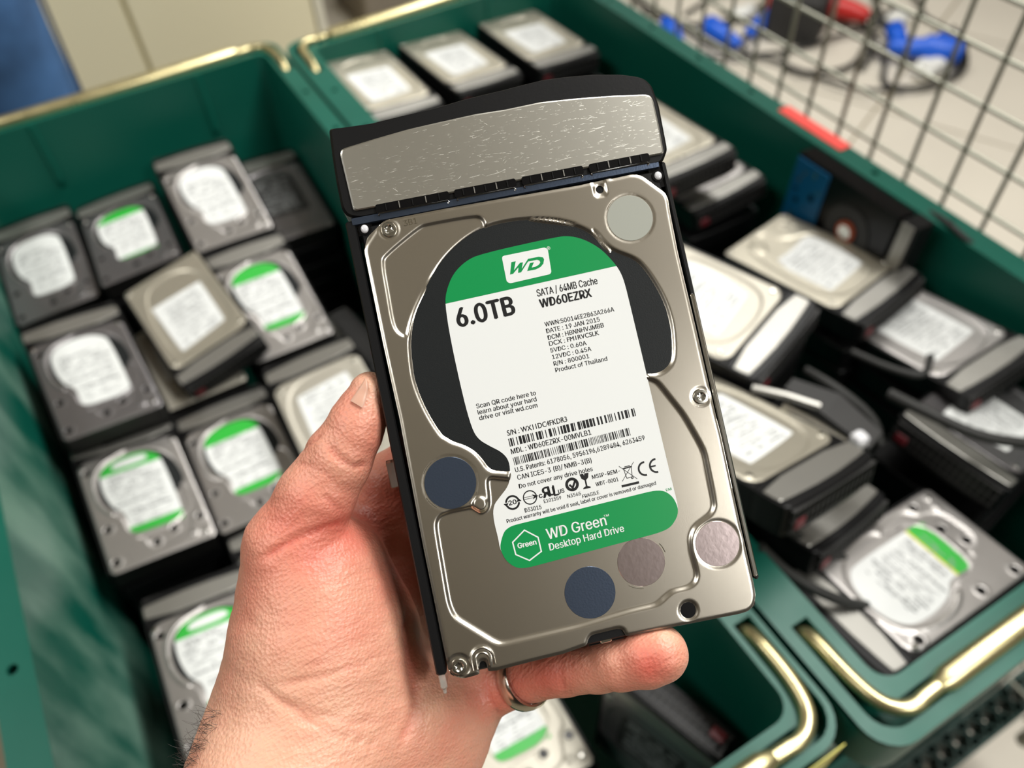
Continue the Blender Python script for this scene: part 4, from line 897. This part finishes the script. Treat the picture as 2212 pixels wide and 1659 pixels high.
def f_bezel(g):
    o = chaikin([(-54, 77), (-54, 97), (-53, 103), (-40, 106), (0, 107), (40, 106), (53, 103), (54, 97), (54, 77), (52, 73.8), (-52, 73.8)], 1)
    i = [(x*.975, 90+(y-90)*.95) for x, y in o]; g.loft([zz(o, -26), zz(o, -1.2), zz(i, -.3)], False); g.poly(scale_mm(i), -.0004, -.0003); g.poly(scale_mm(o), -.0262, -.0260)
def f_strip(g):
    o = chaikin([(-52, 78), (-52, 95), (-49, 97), (0, 100), (49, 97), (52, 95), (52, 78)], 1); i = [(x*.99, 88+(y-88)*.93) for x, y in o]
    g.loft([zz(o, -.4), zz(o, .3), zz(i, .7)], False); g.poly(scale_mm(i), .0006, .0007)
def f_ribs(g):
    for k in range(17): x = -48+k*6; g.box(((x-.9)*.001, .1045, -.022), ((x+.9)*.001, .1078, -.003))
    for z in (-.0215, -.0125, -.0035): g.box((-.05, .1045, z-.0006), (.05, .1078, z+.0006))
def f_latch(g): g.box((.034, .1030, -.021), (.046, .1085, -.012), .001)
def f_print(seed, lab, y0, y1, x0, x1):
    def f(g):
        r = random.Random(seed); y = y1
        while y > y0:
            h = r.choice([.9, 1.1, 1.3, 2.4]); x = x0+r.uniform(0, 4)
            while x < x1-6:
                w = r.uniform(2.5, 9)
                if r.random() < .78 and x+w < x1: g.poly(scale_mm([(x, y), (x+w, y), (x+w, y+h), (x, y+h)]), -.00095, -.00091, side=False)
                x += w+1.2
            y -= h+r.choice([1.0, 1.4, 2.4])
    return f
def drive(key, kind, lidm, label, group, bands=None, pill=False, strip='cstrip', pose=None, lab='white', caddy=True, disc=True, latch=True):
    loc, u, v = pose or POSE[key]; root = empty('hard_drive', mw=world_mat(np.array(loc)+CAM, u, v)); tag(root, label, 'hard drive', group)
    lid_for(kind, lidm, root)
    part('body', 'casting', f_body, M['cast'], root)
    L = {'A': LABA, 'B': LABB, 'C': LABC}[kind]
    zt = -.0010
    if kind == 'A': part('ring', 'ridge_highlight', lambda g: g.poly(scale_mm(RINGA), -.0006, .0004), M['ccover_light'], root)  # pale ribbon that paints the highlight along the raised ring
    if kind == 'A' and key != 'R5': part('dks', 'dark_sticker', lambda g: g.poly(scale_mm(clip_poly([(x*.97, 12+(y-12)*.97) for x, y in RECA], lambda x, y: y+2)), -.0012, -.00114), M['sticker_black'], root)
    lb = part('lab'+kind+lab, 'label', lambda g: g.poly(scale_mm(L), zt-.0002, zt), M[lab], root)
    if bands:
        top, bot, colr = bands
        if top: part('bt%s%s%s' % (kind, top, colr), 'printed_band', lambda g: g.poly(scale_mm(clip_poly(L, lambda x, y: y-top)), zt, zt+.00004), M[colr], lb)
        if bot: part('bb%s%s%s' % (kind, bot, colr), 'printed_band', lambda g: g.poly(scale_mm(clip_poly(L, lambda x, y: bot-y)), zt, zt+.00004), M[colr], lb)
    if pill: part('pill', 'white_patch', lambda g: g.poly(scale_mm(chaikin([(-20, 51), (14, 51), (18, 56), (12, 61), (-14, 61), (-20, 56)], 2)), zt+.00004, zt+.0001), M['white'], lb)
    ys = {'A': (-28, 42), 'B': (-20, 44), 'C': (-18, 42)}[kind]
    if kind == 'A': part('prA1', 'printed_lines', f_print(3, None, 0, 42, -30, 26), M['greyink'], lb); part('prA2', 'printed_lines', f_print(5, None, -28, -4, -18, 26), M['greyink'], lb)
    else: part('pr'+kind, 'printed_lines', f_print(9, None, ys[0], ys[1], -26, 26), M['greyink'], lb)
    if kind == 'A' and disc:
        for k, d in enumerate(DISCS): part('disc%d' % k, 'screw_hole', lambda g, d=d: g.disc((d[0]*.001, d[1]*.001), .0039, -.0014, -.0008, 18), M['blackgloss'], root)
    for k, s in enumerate([(-46, 66), (46, 66), (43, -64)] if kind == 'A' else [(44, 64), (-44, 64), (46, -68), (-46, -68)]):
        def fs(g, s=s): g.disc((s[0]*.001, s[1]*.001), .0024, -.0002, .0016, 16, .0007)
        part('scr%s%d' % (kind, k), 'screw', fs, M['screw'], root, True)
    if caddy:
        part('rl', 'side_rail', f_rails(-1), M['black'], root); part('rr', 'side_rail', f_rails(1), M['black'], root)
        part('bez', 'caddy_bezel', f_bezel, M['black'], root); part('strip', 'face_strip', f_strip, M[strip], root)
        part('grille', 'bezel_grille', f_ribs, M['dark'], root)
        if latch: tag(part('latch', 'latch', f_latch, M['latch'], root), 'dark red latch')
    return root
gA = 'drives lying in rows in the left crate'; gB = 'drives heaped in the right crate'
drive('d', 'A', 'ccover_dark', 'dark drive with all-white label at the picture edge, nearest the back wall on the left', gA)
drive('c', 'A', 'ccover_dark', 'dark drive with green-topped label in the back row of the left crate', gA, (47, -34, 'bgreen'), strip='cstrip')
drive('tl', 'A', 'ccover', 'drive with all-white label highest in the back right corner of the left crate', gA)
drive('b', 'A', 'ccover_dark', 'dark drive with all-white label at the left wall, second row from the back', gA)
drive('a', 'A', 'ccover', 'green-banded drive with white patch at the left wall, level with the thumb', gA, (46, -27, 'bgreen'), True)
drive('h', 'A', 'ccover', 'green-banded drive with white patch, half hidden by the wrist', gA, (46, -27, 'bgreen'), True)
drive('e', 'A', 'ccover', 'green-banded drive without white patch, right of the askew beige drive', gA, (44, -27, 'bgreen'))
drive('f', 'A', 'ccover', 'drive with green-banded label directly left of the thumb joint, second column', gA, (44, -27, 'bgreen'))
drive('i', 'B', 'ccover_light', 'pale drive with plain white label partly behind the thumb tip', gA)
drive('j', 'B', 'ccover_warm', 'beige drive with square white label lying askew atop others in the left crate', gA, strip='ccover_warm')
drive('o', 'A', 'ccover', 'drive mostly hidden behind the palm, only its caddy corner showing', gA, (44, -27, 'bgreen'))
drive('n', 'A', 'ccover_light', 'pale drive below the palm, green band at the bottom of its label', gA, (None, -27, 'bgreen'))
drive('l', 'B', 'ccover_dark', 'dark drive wedged behind the highest drive at the right wall of the left crate', gA, lab='dark')
drive('s1', 'B', 'ccover_warm', 'leftmost of the three white-label drives at the back of the right crate', gB)
drive('s2', 'B', 'ccover_warm', 'middle one of the three white-label drives at the back of the right crate', gB)
drive('s3', 'B', 'ccover_warm', 'rightmost of the three white-label drives at the back of the right crate', gB)
drive('R1', 'C', 'ccover_warm', 'drive with round hub and wide white label, below the blue circuit board', gB)
drive('R2', 'C', 'ccover_light', 'pale bright drive lying askew right beside the edge of the held drive', gB, strip='ccover_light')
drive('R3', 'B', 'ccover_warm', 'tilted drive with white label between the held drive and the black cables', gB, strip='ccover_warm')
drive('R4', 'B', 'ccover_dark', 'dark caddied drive under the tilted one, only its front end showing', gB)
drive('R6', 'B', 'ccover', 'drive with white label against the right wall at the picture edge', gB)
r5 = drive('R5', 'A', 'ccover', 'grey drive with green and yellow edged label in the front corner', gB, (None, -20, 'bgreen'), pose=((.4315, .1143, -.6235), (-.025, .996, -.083), (-.996, -.017, .093)), strip='ccover_warm')
lb5 = [c for c in r5.children if c.name.startswith('label')][0]
g = G(); g.poly(scale_mm(clip_poly(clip_poly(LABA, lambda x, y: y+20), lambda x, y: -17.5-y)), -.0010, -.00096); g.build('yellow_line', M['yellow'], lb5)
drive('k', 'B', 'ccover_light', 'pale drive lying under the askew beige drive, its left edge showing', gA, pose=((-.0310, .790, -.7215), (1, .01, -.03), (-.02, 1, .0)), caddy=False)
drive('R7', 'B', 'ccover_warm', 'upper drive of the stack right beside the caddy front of the held drive', gB)
drive('R8', 'B', 'ccover', 'second drive of the stack beside the caddy front, jutting toward the front', gB)
drive('R9', 'B', 'ccover_dark', 'dark drive leaning with its caddy front toward the grey drive in the front corner', gB)
# drives buried below the top layer: one mesh each, no parts can be told apart there
g = G(); f_body(g); f_bezel(g); [f_rails(s)(g) for s in (-1, 1)]; bur = g.build('hard_drive', M['black'])
bme = bur.data; first = True
def buried(loc, u, v, lab, group):
    global first
    if first: o = bur; first = False
    else: o = bpy.data.objects.new('hard_drive', bme); C.objects.link(o)
    o.matrix_world = world_mat(np.array(loc)+CAM, u, v); tag(o, lab, 'hard drive', group); return o
SHORT = dict(d='far left dark drive', c='green-topped drive in the back row', tl='highest drive in the back right corner', b='dark drive at the left wall', a='green-banded drive left of the thumb', h='drive half hidden by the wrist', e='green-banded drive right of the beige one', f='green-banded drive at the thumb joint', i='pale drive behind the thumb tip', j='askew beige drive', o='drive hidden by the palm', n='pale drive below the palm', l='dark wedged drive',
 s1='leftmost drive at the back of the right crate', s2='middle drive at the back of the right crate', s3='rightmost drive at the back of the right crate', R1='drive with the round hub', R2='bright askew drive', R4='dark front-end drive', R6='drive at the right wall', R7='stack beside the caddy front', R8='jutting second drive of the stack', R9='leaning dark drive')
for k, (loc, u, v) in POSE.items():
    if k in ('R5', 'R3', 'j', 'o', 'R7'): continue
    left = loc[0] < .25 and not k.startswith('s'); fz = -.90+.003 if left else -.86+.003
    z = loc[2]-.034; n_ = 0
    while z-.030 > fz-.004 and n_ < 5:
        r = random.Random(sum(map(ord, k))+n_); dx, dy = r.uniform(-.004, .004), r.uniform(-.006, .006)
        buried((min(max(loc[0]+dx, -.142 if left else .358), .176 if left else .648), min(loc[1]+dy, 1.02 if left else 1.0), z), (u[0], u[1], u[2]*.3), (v[0], v[1], v[2]*.3), 'black caddied drive, %s under the %s' % (('first', 'second', 'third', 'fourth', 'fifth')[n_], SHORT[k]), 'buried drives in the left crate' if left else 'buried drives in the right crate')
        z -= .030; n_ += 1
# two caddied drives standing on end
def standing(c, ax, z, lab, k_):
    a = np.array([ax[0], ax[1], 0]); a = a/np.linalg.norm(a)
    r = drive(k_, 'B', 'ccover_dark', lab, gA, pose=((c[0], c[1], z-.107), tuple(a), (0, .04, 1)), lab='dark'); return r
standing((.176, .130), (.030, -.090), -.635, 'caddied drive standing on end below the curled finger, grille up', 'v1')
standing((.138, .660), (.01, -.09), -.672, 'caddied drive standing on end in the gap left of the held drive, red latch up', 'v2')
# the drive leaning on the right wall, circuit board outward
pb = empty('hard_drive', mw=world_mat(np.array((.668, .452, -.592))+CAM, (0.08, .02, 1), (-.02, -1, 0.02))); tag(pb, 'drive standing on its side against the right wall, blue circuit board and motor outward', 'hard drive', gB)
# local x = up, local y = toward the front, local z = into +x ... build the underside on the -z face
g = G(); g.box((-.0502, -.0730, -.012), (.0502, .0730, .012), .001); g.build('casting', M['blackgloss'], pb)
nz = -1 if pb.matrix_world.to_3x3().col[2].x > 0 else 1
def side(z0, z1): return (min(nz*z0, nz*z1), max(nz*z0, nz*z1))
a, b = side(.0125, .0145); g = G(); g.box((-.047, -.071, a), (.046, -.022, b), .0004); g.build('circuit_board', M['pcb'], pb)
a, b = side(.012, .0135); g = G(); g.ring((0, .02), .016, .030, a, b, 36); g.build('motor_ring', M['dark'], pb)
a, b = side(.012, .0150); g = G(); g.ring((0, .02), .0085, .0125, a, b, 30); g.build('motor_coil', M['copper'], pb)
a, b = side(.012, .0160); g = G(); g.disc((0, .02), .0082, a, b, 24, .001); g.build('motor_hub', M['screw'], pb, True)
g = G(); g.box((-.051, .077, -.013), (.051, .097, .013), .001); g.build('caddy_bezel', M['black'], pb)
a, b = side(.0128, .0142); g = G(); g.box((-.050, .079, a), (.050, .094, b), .0004); g.build('face_strip', M['cstrip'], pb)
a, b = side(.0142, .0158); r = random.Random(5)
for k in range(12):
    x, y = r.uniform(-.042, .042), r.uniform(-.066, -.026); g = G(); s1, s2 = r.uniform(.001, .004), r.uniform(.001, .003); g.box((x-s1, y-s2, a), (x+s1, y+s2, b)); g.build('board_chip', M['screw' if k % 3 else 'blackgloss'], pb)
# black cables lying over the right heap
def cable(name, pts, r, lab, cat='cable', m='cable', group=None, n=10):
    q = chaikin3(pts); g = G(); g.tube([tuple(np.array(p)) for p in q], r, n); o = g.build(name, M[m], None, True); tag(o, lab, cat, group); return o
def at(px, py, ax, v):
    d = np.array([px-1106, -(py-829.5), -F])@MW.T; return d*(v/d[ax])
def az(px, py, z): return tuple(at(px, py, 2, z)+CAM)
cable('cable', [az(1995, 452, -.565), az(2040, 475, -.557), az(2085, 515, -.556), az(2128, 552, -.575), az(2120, 565, -.60)], .0032, 'black cable drooping over the right rim of the right crate', group='black cables in the right crate')
cable('cable', [az(1640, 1180, -.56), az(1700, 1240, -.585), az(1790, 1290, -.60), az(1880, 1315, -.62), az(1895, 1290, -.66)], .0045, 'thick black cable crossing the front left corner of the right crate', group='black cables in the right crate')
cable('cable', [az(1690, 1140, -.57), az(1760, 1180, -.60), az(1830, 1210, -.63), az(1890, 1225, -.655)], .004, 'black cable running beside the torn-looking edge of the grey drive', group='black cables in the right crate')
cable('cable', [az(1740, 800, -.575), az(1810, 840, -.57), az(1890, 905, -.585), az(1900, 960, -.60)], .0045, 'black cable between the pale drive and the drive at the right wall', group='black cables in the right crate')
cable('cable', [az(1840, 760, -.575), az(1930, 800, -.57), az(2000, 815, -.568), az(2010, 770, -.572)], .0035, 'black cable lying over the drive at the right wall', group='black cables in the right crate')
cable('cable', [az(1920, 850, -.57), az(2020, 900, -.565), az(2120, 945, -.57), az(2230, 960, -.58)], .005, 'black cable at the right edge above the leaning dark drive', group='black cables in the right crate')
# black mechanism with silver arms lying between the drives
mp_ = np.array(az(1790, 890, -.545)); mech = empty('cable_holder', tuple(mp_)); tag(mech, 'black plastic holder with two silver arms lying on the tilted drive', 'bracket')
d1 = np.array(az(1885, 965, -.555))-mp_; d0 = np.array(az(1700, 840, -.545))-mp_; wv = np.cross(d1-d0, [0, 0, 1]); wv /= np.linalg.norm(wv)
g = G(); g.loft([[tuple(d0+wv*.007), tuple(d0-wv*.007), tuple(d0-wv*.007+np.array([0, 0, .008])), tuple(d0+wv*.007+np.array([0, 0, .008]))], [tuple(wv*.015), tuple(-wv*.013), tuple(-wv*.013+np.array([0, 0, .012])), tuple(wv*.015+np.array([0, 0, .012]))], [tuple(d1+wv*.012), tuple(d1-wv*.010), tuple(d1-wv*.010+np.array([0, 0, .010])), tuple(d1+wv*.012+np.array([0, 0, .010]))]], True); g.build('holder_body', M['dark'], mech)
for p, q, wd in (((1625, 838), (1770, 878), .005), ((1690, 880), (1825, 958), .006)):
    a_ = np.array(az(*p, -.528))-mp_; b_ = np.array(az(*q, -.532))-mp_; g = G(); g.tube([tuple(a_), tuple((a_+b_)/2+np.array([0, 0, .002])), tuple(b_)], wd*.7, 8); g.build('silver_arm', M['cstrip'] if wd < .006 else M['screw'], mech, True)
g = G(); a_ = np.array(az(1855, 950, -.538))-mp_; g.box(tuple(a_-.006), tuple(a_+.006), .002); g.build('end_block', M['lens'], mech)
# ================================================================ behind the mesh: leads and plugs on the floor
def fl_(px, py, h=.01): return tuple(at(px, py, 2, -CAMZ+h)+CAM)
LEADS = ['long dark power lead running along the tangle past the grey box', 'dark power lead looping under the large blue plug', 'outermost dark power lead curving round the large blue plug', 'dark power lead leaving the large blue plug towards the top edge', 'short dark power lead beside the red plug', 'dark power lead snaking past the small white bag piece', 'dark power lead arching above the grey box', 'dark power lead at the left end of the tangle by the crate rim']
lead_pts = [
 [(1390, 20), (1480, 60), (1560, 120), (1700, 115), (1830, 70), (1900, 60), (1930, 10)],
 [(1700, 100), (1690, 150), (1780, 160), (1850, 140), (1870, 90), (1920, 120), (1900, 180), (1960, 195), (2060, 170), (2090, 120), (2060, 60)],
 [(1420, 60), (1520, 130), (1620, 115), (1700, 140), (1800, 180), (1900, 200), (2030, 180), (2095, 150), (2080, 80), (1990, 30)],
 [(1950, 90), (1900, 30), (1880, -40), (1950, -80)], [(2000, 40), (1980, -10), (1900, -60)], [(1560, 20), (1640, 60), (1720, 30), (1800, -10), (1860, 40), (1900, 90), (1860, 150)],
 [(1480, 30), (1560, -20), (1700, -30), (1790, 20), (1830, 60)], [(1360, -10), (1430, 40), (1530, 60), (1620, 30), (1700, -20)]]
for i, pl in enumerate(lead_pts):
    cable('power_lead', [fl_(x, y, .012+.008*((i*3+k) % 3)) for k, (x, y) in enumerate(pl)], .0085 if i % 2 else .0065, LEADS[i], 'cable', 'cable', 'power leads tangled on the floor', 8)
def plug(px, py, rot, s, m, lab, grp):
    p = fl_(px, py, .045*s); r = empty('power_plug', p); r.rotation_euler = (0, 0, rot); r.scale = (s, s, s); tag(r, lab, 'plug', grp)
    g = G(); L = []
    for x, rr in ((-.10, .012), (-.085, .020), (-.05, .026), (-.01, .028), (0, .036), (.05, .038), (.085, .038), (.088, .034)): L.append([(x, rr*math.cos(t), rr*math.sin(t)) for t in [2*math.pi*k/20 for k in range(20)]])
    g.loft(L, True); g.build('plug_body', M[m], r, True)
    g = G(); g.tube([(.086, 0, 0), (.10, 0, 0)], .030, 20); g.build('plug_face', M['blackgloss'], r)
    g = G(); g.box((.02, -.012, .030), (.075, .012, .044), .003); g.build('lid_hinge', M[m], r)
    g = G(); g.tube([(-.098, 0, 0), (-.135, 0, -.008), (-.16, 0, -.02)], .009, 10); g.build('lead_end', M['cable'], r, True)
    return r
plug(2000, 105, -.75, 1.15, 'bluep', 'large bright blue power plug on the floor at the end of the tangle', 'blue plugs')
plug(1940, 85, .9, .8, 'bluep', 'small blue power plug beside the large bright blue one', 'blue plugs')
plug(1560, 75, 1.6, .9, 'bluep', 'blue power plug on the floor just above the crate rim', 'blue plugs')
plug(1455, 70, 1.2, .8, 'bluep', 'blue power plug leftmost behind the crate rim', 'blue plugs')
plug(1640, 55, .3, .8, 'bluep', 'dark-looking blue plug next to the grey box on the floor', 'blue plugs')
plug(1800, 12, 1.9, 1.3, 'redp', 'red power plug at the top edge behind the mesh', 'red plugs')
plug(1700, 12, 2.4, .8, 'redp', 'smaller red power plug left of the larger red one', 'red plugs')
for i, (x, y, s) in enumerate(((1610, 25, .05), (1940, 40, .05), (2010, 145, .06))):
    g = G(); v_, f_ = ico(); r = np.array([1+.35*mn.noise(Vector(q)*1.7+Vector((i, 0, 0))) for q in v_]); g.add(v_*r[:, None]*np.array([1, .6, .45])*s+np.array(fl_(x, y, s*.45)), f_); o = g.build('plastic_bag', M['whitep'], None, True)
    tag(o, ['crumpled white plastic piece near the left blue plugs', 'crumpled white plastic piece above the large blue plug', 'crumpled white plastic piece below the large blue plug'][i], 'bag')
g = G(); p = fl_(1720, 60, 0); g.box((-.13, -.09, 0), (.13, .09, .16), .012); bx_ = g.build('distribution_box', M['dark']); bx_.location = p; bx_.rotation_euler = (0, 0, .6); tag(bx_, 'dark grey power distribution box standing among the leads', 'box')
g = G(); g.box((-.05, -.094, .03), (.05, -.088, .13), .002); g.build('box_lid', M['blackgloss'], bx_)
# ================================================================ the person in jeans at the top left
pe = empty('person', (-.200, 1.70, 0)); tag(pe, 'person in blue jeans standing behind the left crate, only the leg in view', 'person')
gl_ = []
def jean(name):
    g = G(); rings = []
    spec = [(1.02, 0, .185, .125), (.98, 0, .19, .13), (.90, 0, .20, .135), (.84, 0, .20, .13), (.80, 0, .195, .125)]
    for z, x, rx, ry in spec: rings.append([(x+rx*math.cos(t)*1.0, ry*math.sin(t)*(1+.03*math.sin(9*t)), z) for t in [2*math.pi*k/36 for k in range(36)]])
    g.loft(rings, True)
    for s in (-1, 1):
        rings = []
        for z, x, rr, y in ((.84, .092, .100, 0), (.78, .092, .099, 0), (.70, .094, .092, .004), (.60, .097, .083, .008), (.50, .10, .074, .008), (.44, .10, .070, .002), (.35, .102, .068, -.004), (.25, .104, .064, -.006), (.15, .106, .064, -.004), (.08, .108, .068, 0), (.05, .108, .070, 0)):
            rings.append([(s*x+(rr*(1+.035*math.sin(3*t+z*24)+.02*math.sin(7*t-z*50)))*math.cos(t), y+(rr*1.12*(1+.03*math.sin(5*t+z*31)))*math.sin(t), z) for t in [2*math.pi*k/36 for k in range(36)]])
        g.loft(rings, True)
    return g.build(name, M['denim'], pe, True)
jean('jeans')
g = G(); g.tube([(.19, -.02, 1.0), (.199, -.02, .86), (.193, -.035, .75), (.186, -.035, .6), (.172, -.03, .45), (.170, -.03, .1)], .0035, 6); g.build('side_seam', M['seam'], pe, True)
g = G(); g.tube([(.08, -.128, 1.0), (.10, -.126, .92), (.16, -.09, .88)], .0025, 6); g.build('pocket_seam', M['seam'], pe, True)
for s in (-1, 1):
    g = G(); g.loft([[(s*.108+.045*math.cos(t)*w_, -.05+.13*math.sin(t)*w2, z) for t in [2*math.pi*k/20 for k in range(20)]] for z, w_, w2 in ((0, 1, 1), (.03, 1.05, 1.02), (.06, .9, .8), (.10, .75, .45))], True); g.build('shoe', M['shoe'], pe, True)
g = G(); g.loft([[(rx*math.cos(t), ry*math.sin(t), z) for t in [2*math.pi*k/32 for k in range(32)]] for z, rx, ry in ((1.0, .19, .13), (1.08, .185, .125), (1.22, .19, .12), (1.38, .215, .12), (1.46, .19, .10), (1.50, .07, .06))], True); g.build('shirt', M['dark'], pe, True)
g = G(); v_, f_ = ico(); g.add(v_*np.array([.075, .095, .115])+np.array([0, -.01, 1.66]), f_); g.tube([(0, 0, 1.48), (0, 0, 1.58)], .055, 16); g.build('head', M['skin'], pe, True)
